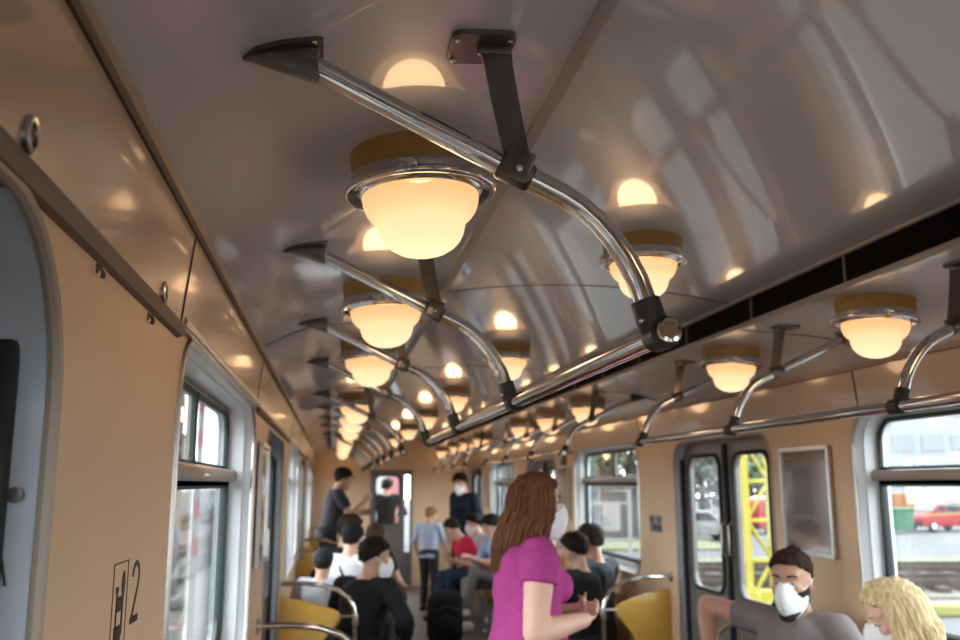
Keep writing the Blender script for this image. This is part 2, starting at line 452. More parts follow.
# ------------------------------------------------------------------ windows
def inset(pts, d, cy, cz):
    return [(p + (d if p < cy else -d), q + (d if q < cz else -d)) for p, q in pts]
WN = 0
for sgn in (-1, 1):
    for (y0, y1) in WINS:
        WN += 1
        cy, cz = (y0+y1)/2, (WZ0+WZ1)/2
        o0 = rrect(y0, y1, WZ0, WZ1, .15, 8)
        o1 = rrect(y0+.02, y1-.02, WZ0+.01, WZ1-.008, .14, 8)
        o2 = rrect(y0+.035, y1-.035, WZ0+.04, WZ1-.022, .12, 8)
        x0, x1 = sgn*(HW+.001), sgn*(HW+DEPTH)
        b = MB()
        b.loft([[(x0, p, q) for p, q in o0], [(x0+sgn*.03, p, q) for p, q in o1], [(x0+sgn*.034, p, q) for p, q in rrect(y0+.03, y1-.03, WZ0+.02, WZ1-.014, .13, 8)], [(x1, p, q) for p, q in o2], [(x1, p, q) for p, q in rrect(y0+.052, y1-.052, WZ0+.08, WZ1-.040, .10, 8)], [(x1+sgn*.03, p, q) for p, q in rrect(y0+.052, y1-.052, WZ0+.08, WZ1-.040, .10, 8)]], cap=False)
        wo = struct(b.build('window_%d' % WN, REVEAL, angle=25))
        b = MB(); b.tube([(x0-sgn*.001, p, q) for p, q in o0+o0[:1]], .0085, 8, False); b.build('window_trim', STEEL, wo)
        MZ = 1.675
        ia, ib, iz0, iz1 = y0+.052, y1-.052, WZ0+.078, WZ1-.040
        b = MB(); b.rbox((sgn*(HW+DEPTH-.012), cy, MZ), (.06, ib-ia+.06, .045), .008)
        b.build('crossbar', mat('taupe_bar', (.30, .225, .175), .35, coat=.3), wo)
        b = MB(); b.box((sgn*(HW+DEPTH+.006), cy, (MZ+iz1)/2), (.02, .03, iz1-MZ)); b.build('mullion', mat('taupe_bar', (.30, .225, .175)), wo, False)
        # panes
        b = MB(); b.box((sgn*(HW+DEPTH+.014), cy, (iz0+MZ)/2), (.005, ib-ia+.01, MZ-iz0+.01)); b.build('pane', GLASS, wo, False)
        for (a, c) in ((ia-.004, cy), (cy, ib+.004)):
            b = MB(); b.box((sgn*(HW+DEPTH+.010), (a+c)/2, (MZ+iz1)/2), (.005, c-a, iz1-MZ+.01)); b.build('pane', GLASS, wo, False)
        b = MB()
        lo = [(ia, MZ-.028), (ib, MZ-.028)] + [(ib, iz0+.1)] + [(ib-.1+.1*cos(R(t)), iz0+.1-.1*sin(R(t))) for t in (15, 45, 75)] + [(ib-.1, iz0), (ia+.1, iz0)] + [(ia+.1-.1*sin(R(t)), iz0+.1-.1*cos(R(t))) for t in (15, 45, 75)] + [(ia, iz0+.1)]
        b.tube([(x1-sgn*.002, p, q) for p, q in lo+lo[:2]], .019, 6, False)
        b.build('seal', GREENRUB, wo)
        b = MB()
        for (a, c, fl) in ((ia, cy-.012, 0), (cy+.012, ib, 1)):
            rr = .085
            if fl: up = [(a, MZ+.026), (c, MZ+.026), (c, iz1-rr)] + [(c-rr+rr*cos(R(t)), iz1-rr+rr*sin(R(t))) for t in (15, 45, 75)] + [(c-rr, iz1), (a, iz1)]
            else: up = [(c, MZ+.026), (c, iz1), (a+rr, iz1)] + [(a+rr-rr*sin(R(t)), iz1-rr+rr*cos(R(t))) for t in (15, 45, 75)] + [(a, iz1-rr), (a, MZ+.026)]
            b.tube([(x1-sgn*.002, p, q) for p, q in up+up[:2]], .011, 6, False)
        b.build('upper_seal', GREENRUB, wo)

# ------------------------------------------------------------------ side doors
DN = 0
for sgn in (-1, 1):
    for di, (y0, y1) in enumerate(DOORS):
        DN += 1
        xl = sgn*(HW+.062)
        b = MB()
        o0 = door_shape((y0, y1)); o1 = [(p + (.006 if p < (y0+y1)/2 else -.006), q - (.006 if q > 1 else 0)) for p, q in o0]
        b.loft([[(sgn*(HW+.001), p, q) for p, q in o0], [(xl+sgn*.06, p, q) for p, q in o1]], cap=False)
        do = struct(b.build('door_%d' % DN, mat('jamb_paint', (.50, .56, .64), .4, coat=.2, var=.08, vscale=8), angle=30))
        gap = (y0+y1)/2
        # edge trim round the opening
        b = MB()
        tr = [(p, q) for p, q in o0[1:]] + [o0[0]]
        b.tube([(sgn*(HW), p, q) for p, q in tr], .009, 8); b.build('door_trim', mat('taupe_edge', (.36, .29, .235), .45), do)
        for li, (a, c) in enumerate(((y0-.02, gap-.012), (gap+.012, y1+.02))):
            wa, wc = (a+.16, c-.085) if li == 0 else (a+.085, c-.12)
            win = rrect(wa, wc, 1.0, 1.815, .085)
            b = MB()
            b.solid_holes([(xl, a, .03), (xl, c, .03), (xl, c, DZ1+.035), (xl, a, DZ1+.035)], [[(xl, p, q) for p, q in win]], (sgn*.035, 0, 0))
            leaf = b.build('door_leaf', GREYDOOR, do, False)
            b = MB(); b.tube([(xl-sgn*.004, p, q) for p, q in win+win[:1]], .014, 6, False); b.build('seal', RUBBER, leaf)
            b = MB(); b.box((xl+sgn*.018, (wa+wc)/2, 1.408), (.005, wc-wa+.02, .84)); b.build('pane', GLASS, leaf, False)
            hy = gap-.05 if li == 0 else gap+.05
            b = MB(); b.tube([(xl-sgn*.003, hy, 1.42), (xl-sgn*.03, hy, 1.40), (xl-sgn*.03, hy, 1.24), (xl-sgn*.003, hy, 1.22)], .008, 8); b.build('pull_handle', STEEL, leaf)
        b = MB(); b.rbox((xl-sgn*.004, gap, .95), (.05, .034, 1.85), .008); b.build('edge_rubber', RUBBER, do)
        b = MB()
        for yy in (y0+.012, y1-.012): b.rbox((xl-sgn*.008, yy, .93), (.036, .024, 1.74), .008)
        b.build('side_rubber', RUBBER, do)
        if di == 0:
            b = MB()
            for zz in (1.63, 1.20):
                b.ell((sgn*(HW+.028), y1-.008, zz), (.007, .004, .007)); b.tube([(sgn*(HW+.028), y1-.013, zz), (sgn*(HW+.028), y1-.006, zz)], .009, 10)
            b.build('screw', PEWTER, do)

# locks, studs and the seat sign on the near left wall
def lock(y, z, label):
    x = -HW+.012+.022*(z-PANZ+.01)/.195
    r = empty('panel_lock', (x, y, z), label, 'lock')
    rings = []
    b = MB()
    prof = [(-.002, .0175, .0195), (.005, .0175, .0195), (.007, .015, .017), (.006, .0105, .0135), (.002, .010, .013)]
    b.loft([[V((x+d, y+ry*cos(2*pi*k/20), z+rz*sin(2*pi*k/20))) for k in range(20)] for d, ry, rz in prof]); b.build('lock_ring', STEEL, r, True, r.location)
    b = MB(); b.ell((x+.0015, y, z), (.003, .008, .013)); b.build('keyhole', BLACKB, r, True, r.location)
lock(.872, 1.970, 'oval chrome lock on the upper panel nearest the near left door')
lock(1.579, 1.966, 'small oval lock on the upper panel just before its joint, above the seat sign wall')
for (y, z, lb) in ((1.207, 1.919, 'small bent metal hook high on the beige wall near the left door'), (1.541, 1.917, 'small metal stud high on the beige wall near the first left window')):
    b = MB(); b.tube([(-HW, y, z), (-HW+.006, y, z), (-HW+.008, y+.004, z-.006), (-HW+.006, y+.006, z-.012)], .0035, 8); b.ell((-HW, y, z), (.003, .006, .007))
    tag(b.build('wall_hook', PEWTER, None, True, (-HW, y, z)), lb, 'hook')
def decal(polys, name, m, parent, x=-HW+.0012):
    b = MB()
    for p in polys: b.prism([(x, y, z) for y, z in p], (-.001, 0, 0))
    return b.build(name, m, parent, False, parent.location if parent else None)
sg = empty('seat_sign', (-HW+.001, 1.52, 1.48), 'black seat pictogram in a thin frame with the numeral 2 on the beige left wall', 'sign')
fy0, fy1, fz0, fz1, t = 1.42, 1.516, 1.352, 1.527, .0022
decal([[(fy0, fz0), (fy1, fz0), (fy1, fz0+t), (fy0, fz0+t)], [(fy0, fz1-t), (fy1, fz1-t), (fy1, fz1), (fy0, fz1)], [(fy0, fz0), (fy0+t, fz0), (fy0+t, fz1), (fy0, fz1)], [(fy1-t, fz0), (fy1, fz0), (fy1, fz1), (fy1-t, fz1)]], 'sign_frame', INKR, sg)
hd = [(1.488+.0105*cos(2*pi*k/16), 1.494+.0185*sin(2*pi*k/16)) for k in range(16)]
decal([hd, [(1.446, 1.37), (1.452, 1.37), (1.452, 1.49), (1.446, 1.49)], [(1.44, 1.484), (1.456, 1.484), (1.456, 1.492), (1.44, 1.492)],
       [(1.452, 1.455), (1.492, 1.455), (1.492, 1.477), (1.452, 1.477)], [(1.484, 1.42), (1.492, 1.42), (1.492, 1.46), (1.484, 1.46)],
       [(1.442, 1.412), (1.486, 1.412), (1.486, 1.435), (1.442, 1.435)], [(1.470, 1.385), (1.484, 1.385), (1.484, 1.405), (1.470, 1.405)], [(1.448, 1.398), (1.475, 1.398), (1.475, 1.407), (1.448, 1.407)]], 'pictogram', INK, sg)
def stroke(pts, wd):
    out = []
    n = len(pts); L_, R_ = [], []
    for i in range(n):
        a = V((*pts[max(i-1, 0)], 0)); c = V((*pts[min(i+1, n-1)], 0)); d = (c-a).normalized(); nn = V((-d.y, d.x, 0))
        p = V((*pts[i], 0)); L_.append(tuple((p+nn*wd)[:2])); R_.append(tuple((p-nn*wd)[:2]))
    return [[L_[i], L_[i+1], R_[i+1], R_[i]] for i in range(n-1)]
two = [(1.553, 1.497)] + [(1.577-.024*cos(R(a)), 1.497+.020*sin(R(a))) for a in (20, 50, 80, 110, 140, 165, 185)] + [(1.595, 1.480), (1.575, 1.455), (1.557, 1.430)]
decal(stroke(two, .0042) + [[(1.549, 1.424), (1.606, 1.424), (1.606, 1.435), (1.549, 1.435)]], 'numeral', INK, sg)
# scuffs on the door jamb (left edge of the picture)
b = MB()
for (xo, z, dx, dz) in ((.030, 1.535, .006, .03), (.036, 1.52, .003, .02), (.034, 1.50, .005, .012), (.018, 1.405, .012, -.006), (.012, 1.40, .006, .004)):
    b.prism([(-HW-xo, 1.0668-.0075, z), (-HW-xo-.002, 1.0668-.0075, z), (-HW-xo-dx-.002, 1.0668-.0075, z+dz), (-HW-xo-dx, 1.0668-.0075, z+dz)], (0, .004, 0))
o = b.build('scuff_mark', INK, bpy.data.objects['door_1'], False)

# framed glazed panels between window and door on both walls
k = 0
for sgn in (-1, 1):
    for bi in range(3):
        y0, y1 = 3.83+PER*bi, 4.29+PER*bi
        z0, z1 = 1.31, 1.815
        side = 'left' if sgn < 0 else 'right'
        r = empty('framed_panel', (sgn*HW, (y0+y1)/2, (z0+z1)/2), ['nearest', 'second', 'farthest'][bi] + ' metal framed glazed panel on the ' + side + ' wall, between a window and a door', 'framed panel', 'framed panels beside the doors')
        x = sgn*(HW-.008)
        b = MB(); b.solid_holes([(x, y0, z0), (x, y1, z0), (x, y1, z1), (x, y0, z1)], [[(x, y0+.018, z0+.018), (x, y1-.018, z0+.018), (x, y1-.018, z1-.018), (x, y0+.018, z1-.018)]], (-sgn*.016, 0, 0)); b.build('frame', STEEL, r, False, r.location)
        b = MB(); b.box((sgn*(HW-.012), (y0+y1)/2, (z0+z1)/2), (.008, y1-y0-.04, z1-z0-.04)); b.build('glazed_face', MIRRORF, r, False, r.location)
        for yy in (y0+.009, y1-.009):
            for zz in (z0+.009, z1-.009):
                b = MB(); b.ell((sgn*(HW-.025), yy, zz), (.003, .005, .005)); b.build('screw', CHROME, r, True, r.location)
# little instruction plate on the right wall
for (y, z, lb) in ((6.17, 1.37, 'small dark instruction plate on the right wall left of the nearest door'), (6.17+PER, 1.37, 'small dark instruction plate on the right wall beyond the second door')):
    r = empty('instruction_plate', (HW, y, z), lb, 'sign')
    b = MB(); b.rbox((HW-.003, y, z), (.006, .24, .115), .002); b.build('plate', mat('plate_grey', (.20, .18, .17), .4, metal=.4), r, True, r.location)
    b = MB()
    for i in range(3):
        for j in range(2):
            if (i+j) % 3 != 2: b.box((HW-.0068, y-.075+.075*i, z-.024+.05*j), (.001, .055, .034))
    b.build('dark_field', INK, r, False, r.location)
r = empty('alarm_box', (HW, 8.67, 1.86), 'small dark alarm box high on the right wall beside the second window', 'box')
b = MB(); b.rbox((HW-.02, 8.67, 1.87), (.04, .10, .10), .008); b.build('housing', PEWTER, r, True, r.location)
b = MB(); b.ell((HW-.042, 8.67, 1.87), (.006, .02, .02)); b.build('button', INKR, r, True, r.location)

# ------------------------------------------------------------------ lamps
def make_lamp():
    r = empty('ceiling_lamp', (0, 0, 0), 'x', 'lamp', 'round opal ceiling lamps')
    b = MB(); b.lathe([(.06, .035), (.128, .035), (.128, -.004), (.126, -.044), (.122, -.047), (.06, -.047)], 48); b.build('lamp_base', OCHRE, r)
    b = MB(); b.lathe([(.05, -.060), (.1035, -.060), (.1035, -.082), (.1015, -.082), (.1010, -.064), (.05, -.064)], 40); b.build('glare_blocker', mat('matt_black', (.004, .004, .004), .9, spec=.05), r)  # added black cup, hides the bulb-lit base and ring behind the globe
    b = MB(); b.lathe([(.118, -.044), (.129, -.045), (.1305, -.050), (.1305, -.062), (.127, -.064), (.110, -.064)], 48); b.build('clamp_band', STEEL, r)
    b = MB(); b.lathe([(.110, -.062), (.134, -.063), (.1395, -.066), (.1415, -.070), (.140, -.076), (.136, -.079), (.128, -.077), (.116, -.074), (.111, -.080), (.107, -.081), (.105, -.066)], 56); ring = b.build('lamp_ring', CHROME, r, True, None, 60)
    for a in (15, 135, 255):
        b = MB(); m = Matrix.Rotation(R(a), 3, 'Z')
        b.rbox(m @ V((.134, 0, -.058)), (.010, .030, .016), .003, m); b.rbox(m @ V((.139, .010, -.062)), (.006, .020, .008), .002, m); b.build('clip', CHROME, r)
    b = MB(); b.lathe([(.104, -.066), (.1085, -.072), (.1085, -.084), (.1065, -.098), (.1015, -.111), (.0945, -.121), (.0865, -.128), (.0815, -.131), (.0800, -.134), (.0795, -.141), (.076, -.154), (.069, -.167), (.058, -.178), (.043, -.187), (.026, -.192), (.010, -.1945), (.0005, -.195)], 48)
    b.build('lamp_globe', GLOBE, r, True, None, 80)
    ld = bpy.data.lights.new('bulb', 'POINT'); ld.energy = BULB_W; ld.color = (1.0, .66, .36); ld.shadow_soft_size = .059
    lo = bpy.data.objects.new('bulb', ld); COL.objects.link(lo); lo.parent = r; lo.location = (0, 0, -.130)
    return r
LA, SP, CY = 0.822, 1.1224, 2.722
lamp0 = make_lamp()
ORD = ['first', 'second', 'third', 'fourth', 'fifth', 'sixth', 'seventh', 'eighth', 'ninth', 'tenth', 'eleventh']
used = False
for nm, x in (('left', -LA), ('right', LA)):
    n = 0
    for bi in range(3):
        for k in (-1, 0, 1):
            y = CY + bi*PER + k*SP
            lb = ('%s round opal lamp from the front in the %s side row of the ceiling' % (ORD[n], nm)); n += 1
            o = lamp0 if not used else dup(lamp0)
            used = True
            o.location = (x, y, ceil_z(x)); tilt = math.atan(ceil_slope(x))
            o.rotation_euler = (0, -tilt, 0); o['label'] = lb
n = 0
for k in range(-1, 6):
    y = CY + k*PER/2
    if y > Y1-.5: continue
    o = dup(lamp0, (.012, y, ceil_z(0)-.001)); o.rotation_euler = (0, 0, R(40))
    o['label'] = '%s round opal lamp from the front in the middle row on the raised ceiling' % ORD[n]; n += 1
# one more pair over the far vestibule
for nm, x in (('left', -LA), ('right', LA)):
    o = dup(lamp0, (x, 15.0-.1, ceil_z(x))); o.rotation_euler = (0, -math.atan(ceil_slope(x)), 0)
    o['label'] = 'last round opal lamp of the %s side row, close to the end wall' % nm

# ------------------------------------------------------------------ ceiling handrails
RX, RZ, SA = -0.523, 1.843, 1.0363
def make_handrail():
    r = empty('ceiling_handrail', (0, 0, 0), 'x', 'handrail', 'chrome ceiling handrails above the benches')
    ys = [-1.5*SA, -.5*SA, .5*SA, 1.5*SA]
    b = MB(); b.tube([(RX, ys[0]-.012, RZ), (RX, ys[3]+.012, RZ)], .0165, 20); b.build('rail', CHROME, r)
    for e, s in ((ys[0]-.012, -1), (ys[3]+.012, 1)):
        b = MB()
        rings = []
        for d, q in ((0, .0165), (.012, .0175), (.020, .0175), (.0235, .0160), (.0240, .0115), (.0222, .0105)):
            rings.append([V((RX+q*cos(2*pi*k/24), e+s*d, RZ+q*sin(2*pi*k/24))) for k in range(24)])
        b.loft(rings); b.build('end_cap', CHROME, r, True, None, 22)
    for yi, y in enumerate(ys):
        # tube: straight part then bend (X,Z measured on the nearest arm)
        P = [(-1.008, 2.203), (-.95, 2.1745), (-.85, 2.1265), (-.78, 2.093), (-.726, 2.067), (-.693, 2.0525), (-.658, 2.036), (-.632, 2.020), (-.609, 1.9995), (-.588, 1.975), (-.569, 1.9475), (-.554, 1.918), (-.545, 1.891), (-.537, 1.862)]
        b = MB(); b.tube([(p, y, q) for p, q in P], .0158, 18); arm = b.build('arm', CHROME, r, True, None, 60)
        # cast ceiling bracket: fin widening towards the tube
        rings = []
        for x, w_, low in ((-1.094, .008, .008), (-1.084, .0135, .0115), (-1.065, .018, .022), (-1.035, .022, .037), (-1.012, .024, .048), (-.998, .0235, .053)):
            zt = ceil_z(x)+.002
            if x > -1.0: zt -= .004
            zb = ceil_z(x)-low; xo = 0.012*(low/.05)
            ring = []
            for k in range(16):
                a = 2*pi*k/16; ca, sa_ = cos(a), sin(a)
                yy = math.copysign(abs(ca)**.6, ca)*w_; zz = (zt+zb)/2 + math.copysign(abs(sa_)**.75, sa_)*(zt-zb)/2
                yy *= 1.0 - .25*max(0, (zt-zz)/(zt-zb+1e-6))
                ring.append(V((x - (xo if zz < (zt+zb)/2 else 0)*0, y+yy, zz)))
            rings.append(ring)
        b = MB(); b.loft(rings); br = b.build('ceiling_bracket', PEWTER, arm, True, None, 50)
        fl = [(-1.099, 0), (-1.083, .020), (-1.05, .028), (-1.0, .031), (-.992, .026), (-.992, -.026), (-1.0, -.031), (-1.05, -.028), (-1.083, -.020)]
        b = MB(); b.prism([(p, y+q, ceil_z(p)-.006) for p, q in fl], (0, 0, .012)); b.build('bracket_flange', PEWTER, arm, False)
        for (x, dy) in ((-1.087, 0), (-1.004, -.0265), (-1.004, .0265)):
            b = MB(); b.ell((x, y+dy, ceil_z(x)-.007), (.0042, .0042, .0028)); b.build('screw', CHROME, arm)
        # strap hanger
        zt = ceil_z(-.758)
        b = MB()
        prof = []
        for (x, z, hw_) in ((-.757, zt-.004, .0235), (-.752, zt-.035, .0205), (-.744, zt-.08, .0195), (-.735, zt-.125, .0185), (-.728, 2.088, .018)):
            prof.append([(x-hw_, y-.0035, z), (x+hw_, y-.0035, z), (x+hw_*.97, y+.0035, z), (x-hw_*.97, y+.0035, z)])
        # the strap is set just in front of the tube
        prof = [[(p[0], p[1]-.017, p[2]) for p in ring] for ring in prof]
        b.loft(prof); b.build('support_strap', PEWTER, arm, True, None, 40)
        b = MB(); b.prism([(p, q, ceil_z(p)-.008) for p, q in rrect(-.820, -.730, y-.053, y+.035, .016, 4)], (0, 0, .012)); b.rbox((-.757, y-.017, zt-.012), (.050, .014, .018), .005); b.build('strap_foot', PEWTER, arm, True)
        for dx, dy in ((-.036, -.028), (-.036, .030), (.036, -.028)):
            b = MB(); b.ell((-.775+dx, y+.008-.017+dy, ceil_z(-.775+dx)-.0095), (.0042, .0042, .0025)); b.build('screw', CHROME, arm)
        b = MB(); b.ell((-.724, y-.0225, 2.064), (.0055, .003, .0055)); b.build('screw', CHROME, arm)
        # sleeve round the tube under the strap
        d = (V((-.695, 0, 2.0525))-V((-.78, 0, 2.093))).normalized()
        c = V((-.726, y, 2.067))
        b = MB(); b.tube([c-d*.024, c-d*.021, c+d*.021, c+d*.026], [.018, .0205, .0205, .018], 18)
        b.rbox(c+V((0, -.0195, .004)), (.040, .006, .046), .0028, Matrix.Rotation(R(24), 3, 'Y')); b.build('strap_clamp', PEWTER, arm, True)
        # black sleeve and eye holding the rail
        b = MB()
        q0, q1 = V((-.5415, y, 1.880)), V((-.533, y, 1.852))
        dd = (q1-q0).normalized()
        b.tube([q0-dd*.012, q0-dd*.010, q0+dd*.03, q1+dd*.004], [.0175, .0205, .0215, .021], 18)
        b.tube([(RX, y-.022, RZ), (RX, y-.020, RZ), (RX, y+.020, RZ), (RX, y+.022, RZ)], [.0195, .0225, .0225, .0195], 20)
        b.build('rail_connector', BLACKB, arm, True)
        b = MB(); b.ell((-.556, y-.016, 1.858), (.004, .003, .004)); b.build('connector_screw', CHROME, arm)
    return r
hr = make_handrail()
first = True
for bi in range(3):
    for side in ('left', 'right'):
        lb = ['chrome handrail on four curved arms over the nearest %s bench', 'chrome handrail over the second %s bench, past the first pair of doors', 'chrome handrail over the farthest %s bench near the end wall'][bi] % side
        o = hr if first else dup(hr); first = False
        o.location = (0, CY+bi*PER, 0); o.rotation_euler = (0, 0, 0 if side == 'left' else pi); o['label'] = lb

# ------------------------------------------------------------------ benches and grab rails
def make_bench():
    # built for the right wall, centred on its bay, then turned for the left
    r = empty('bench', (0, 0, 0), 'x', 'bench', 'long vinyl benches along the walls')
    L = 2.84
    b = MB(); b.rbox((HW-.25, 0, .365), (.48, L-.06, .10), .03, None, 3); b.build('seat', SEATM, r)
    b = MB(); b.rbox((HW-.036, 0, .62), (.05, L-.06, .36), .02, Matrix.Rotation(R(3), 3, 'Y'), 3); b.build('backrest', SEATM, r)
    b = MB(); b.box((HW-.20, 0, .155), (.34, L-.10, .31)); b.build('plinth', TRIMB, r, False)
    for s in (-1, 1):
        y = s*(L/2)
        out = [(HW-.004, .955), (HW-.16, .925), (HW-.33, .875), (HW-.372, .852), (HW-.385, .822), (HW-.372, .79), (HW-.33, .75), (HW-.26, .68), (HW-.235, .62), (HW-.26, .55), (HW-.40, .48), (HW-.47, .44), (HW-.48, .37), (HW-.40, .33), (HW-.004, .33)]
        b = MB(); b.prism([(p, y-.018, q) for p, q in out], (0, .036, 0))
        bmesh.ops.bevel(b.bm, geom=[e for e in b.bm.edges], offset=.007, segments=2, profile=.5, affect='EDGES')
        b.build('end_panel', YELLOW, r, True, None, 50)
    return r
bench = make_bench(); first = True
for bi in range(3):
    yc = CY+.02+bi*PER
    for side in ('right', 'left'):
        o = bench if first else dup(bench); first = False
        o.location = (0, yc, 0); o.rotation_euler = (0, 0, 0 if side == 'right' else pi)
        o['label'] = ['brown and ochre bench along the %s wall nearest the front, under the first window', 'brown and ochre bench along the %s wall under the second window', 'brown and ochre bench along the %s wall under the farthest window'][bi] % side
def make_bow():
    r = empty('grab_rail', (0, 0, 0), 'x', 'grab rail', 'bowed grab rails at the bench ends')
    P = [(HW-.002, 1.035), (HW-.15, 1.036), (HW-.27, 1.022), (HW-.36, .992), (HW-.425, .945), (HW-.462, .885), (HW-.472, .81), (HW-.474, .6), (HW-.474, .3), (HW-.474, .0)]
    b = MB(); b.tube([(p, 0, q) for p, q in P], .0145, 14); b.build('bowed_tube', CHROME, r, True, None, 60)
    b = MB(); b.tube([(HW, 0, 1.035), (HW-.012, 0, 1.035)], [.034, .028], 18); b.build('wall_flange', STEEL, r)
    b = MB(); b.tube([(HW-.474, 0, 0.0), (HW-.474, 0, .012)], [.036, .028], 18); b.build('floor_flange', STEEL, r)
    b = MB(); b.tube([(HW-.473, 0, .845), (HW-.473, 0, .80), (HW-.473, 0, .775)], [.0165, .021, .017], 14); b.tube([(HW-.47, 0, .832), (HW-.372, 0, .832)], .007, 8); b.build('link', STEEL, r)
    return r
bow = make_bow(); first = True
for bi in range(3):
    for side in ('right', 'left'):
        for e, (yy, wd) in enumerate(((CY+.02+bi*PER-1.46, 'front'), (CY+.02+bi*PER+1.46, 'rear'))):
            o = bow if first else dup(bow); first = False
            o.location = (0, yy, 0); o.rotation_euler = (0, 0, 0 if side == 'right' else pi)
            o['label'] = 'bowed chrome grab rail at the %s end of the %s %s bench' % (wd, ['nearest', 'second', 'farthest'][bi], side)


# ------------------------------------------------------------------ people
SKIN = {}
def skin(t):
    c = {'light': (.62, .37, .27), 'tan': (.50, .275, .19), 'brown': (.33, .17, .11), 'pink': (.66, .40, .31)}[t]
    return mat('skin_'+t, c, .55, var=.06, vscale=20, bump=.03, bscale=200)
def cloth(n, c): return mat('cloth_'+n, c, .9, var=.10, vscale=9, bump=.55, bscale=16, spec=.2)
def hairm(n, c): return mat('hair_'+n, c, .6, var=.45, vscale=25, bump=.6, bscale=60, spec=.12, stretch=(3, 3, .5))
DG = bpy.context.evaluated_depsgraph_get

def cut(bm, co, no, keep_above=True):
    """keep one side of a plane and close the cut"""
    bmesh.ops.bisect_plane(bm, geom=bm.verts[:]+bm.edges[:]+bm.faces[:], plane_co=co, plane_no=no, clear_inner=keep_above, clear_outer=not keep_above)
    vs_ = list({v for e in bm.edges if len(e.link_faces) == 1 for v in e.verts})
    if len(vs_) < 3: return
    c = sum((v.co for v in vs_), V((0, 0, 0)))/len(vs_); no = V(no).normalized(); a = no.orthogonal().normalized(); b_ = no.cross(a)
    vs_.sort(key=lambda v: math.atan2((v.co-c).dot(b_), (v.co-c).dot(a)))
    try: bm.faces.new(vs_)
    except ValueError: pass
TSC = bpy.data.scenes.new('mesh_workshop')
def remeshed(bm, name, m, parent, vox, smooth=4, fac=.5, dec=None):
    """fuse overlapping closed shapes into one continuous skin"""
    bmesh.ops.recalc_face_normals(bm, faces=bm.faces)
    me = bpy.data.meshes.new('tmp'); bm.to_mesh(me); bm.free()
    o = bpy.data.objects.new('tmp', me); TSC.collection.objects.link(o)
    r = o.modifiers.new('r', 'REMESH'); r.mode = 'VOXEL'; r.voxel_size = vox
    s = o.modifiers.new('s', 'SMOOTH'); s.factor = fac; s.iterations = smooth
    TSC.view_layers[0].update(); dg = TSC.view_layers[0].depsgraph
    me2 = bpy.data.meshes.new_from_object(o.evaluated_get(dg))
    bpy.data.objects.remove(o); bpy.data.meshes.remove(me)
    for p in me2.polygons: p.use_smooth = True
    me2.materials.clear(); me2.materials.append(m); me2.name = name
    ob = bpy.data.objects.new(name, me2); COL.objects.link(ob)
    if parent is not None:
        me2.transform(Matrix.Translation(-parent.location)); ob.parent = parent
    return ob

def ik(a, c, l1, l2, pole):
    d = c-a; L = d.length
    if L > (l1+l2)*.995: c = a + d.normalized()*(l1+l2)*.995; d = c-a; L = d.length
    u = d.normalized(); x = (l1*l1-l2*l2+L*L)/(2*L); h = math.sqrt(max(0, l1*l1-x*x))
    p = (pole - u*pole.dot(u)); p.normalize()
    return a+u*x+p*h, c

HEAD_RINGS = [(-.118, .020, .078, -.030), (-.110, .034, .088, -.010), (-.095, .046, .090, .010), (-.070, .056, .088, .040), (-.040, .064, .087, .066), (-.010, .069, .086, .084), (.020, .0725, .086, .094), (.050, .0735, .085, .097), (.075, .069, .075, .090), (.097, .054, .055, .072), (.112, .034, .033, .046), (.119, .012, .012, .018)]
def head_rings(inf=0.0, lo=-1, n=20, noise_=0.0, seed=0):
    out = []
    for u, w_, f, bk in HEAD_RINGS:
        if u < lo: continue
        ring = []
        for k in range(n):
            t = 2*pi*k/n; c, s = cos(t), sin(t)
            x = (w_+inf)*math.copysign(abs(c)**.9, c)
            cy = 0
            y = ((f+inf) if s > 0 else (max(bk, -.03)+inf))*s if bk > 0 or s > 0 else -(bk+0)*abs(s)
            ring.append(V((x, y, u + (inf*(u/.119) if u > 0 else 0))))
        out.append(ring)
    return out

class Frame:
    def __init__(s, o, m, k): s.o, s.m, s.k = V(o), m, k
    def __call__(s, p): return s.o + s.m @ (V(p)*s.k)
    def d(s, p): return s.m @ V(p)

def finger_chain(mb, base, d, n, lens, r, curl):
    """bent finger: base point, direction, palm normal (curl goes towards n)"""
    p = V(base); a = 0; d = V(d).normalized(); n = V(n).normalized(); pts = [p.copy()]
    for i, l in enumerate(lens):
        a += curl*(.75 if i == 0 else 1.0)
        q = d*cos(a) + n*sin(a)
        p = p + q*l; pts.append(p.copy())
    for i in range(len(lens)):
        mb.capsule(pts[i], r*(1-.09*i), pts[i+1], r*(1-.09*(i+1)), 8)
def hand(mb, wrist, d, n, s=1.0, curl=.45, right=True):
    """wrist point, hand direction, palm normal"""
    d = V(d).normalized(); n = (V(n)-d*V(n).dot(d)).normalized(); side = d.cross(n)
    if not right: side = -side            # towards the thumb
    W = V(wrist)
    for i, x in enumerate((-.030, -.010, .010, .030)):
        mb.capsule(W + d*.012*s + side*x*.62*s, .0135*s, W + d*.082*s + side*x*s, .0115*s, 8)
    for x, ls, dl in ((-.031, (.030, .020, .017), .078), (-.0105, (.040, .026, .020), .086), (.0105, (.044, .028, .021), .088), (.031, (.039, .024, .019), .084)):
        finger_chain(mb, W + d*dl*s + side*x*s, d + side*x*2.2, n, [l*s for l in ls], .0083*s, curl)
    tb = W + d*.024*s + side*.030*s
    finger_chain(mb, tb, d*.75 + side*.62 + n*.28, n*.7 - side*.35, [.040*s, .030*s, .024*s], .0098*s, .28)

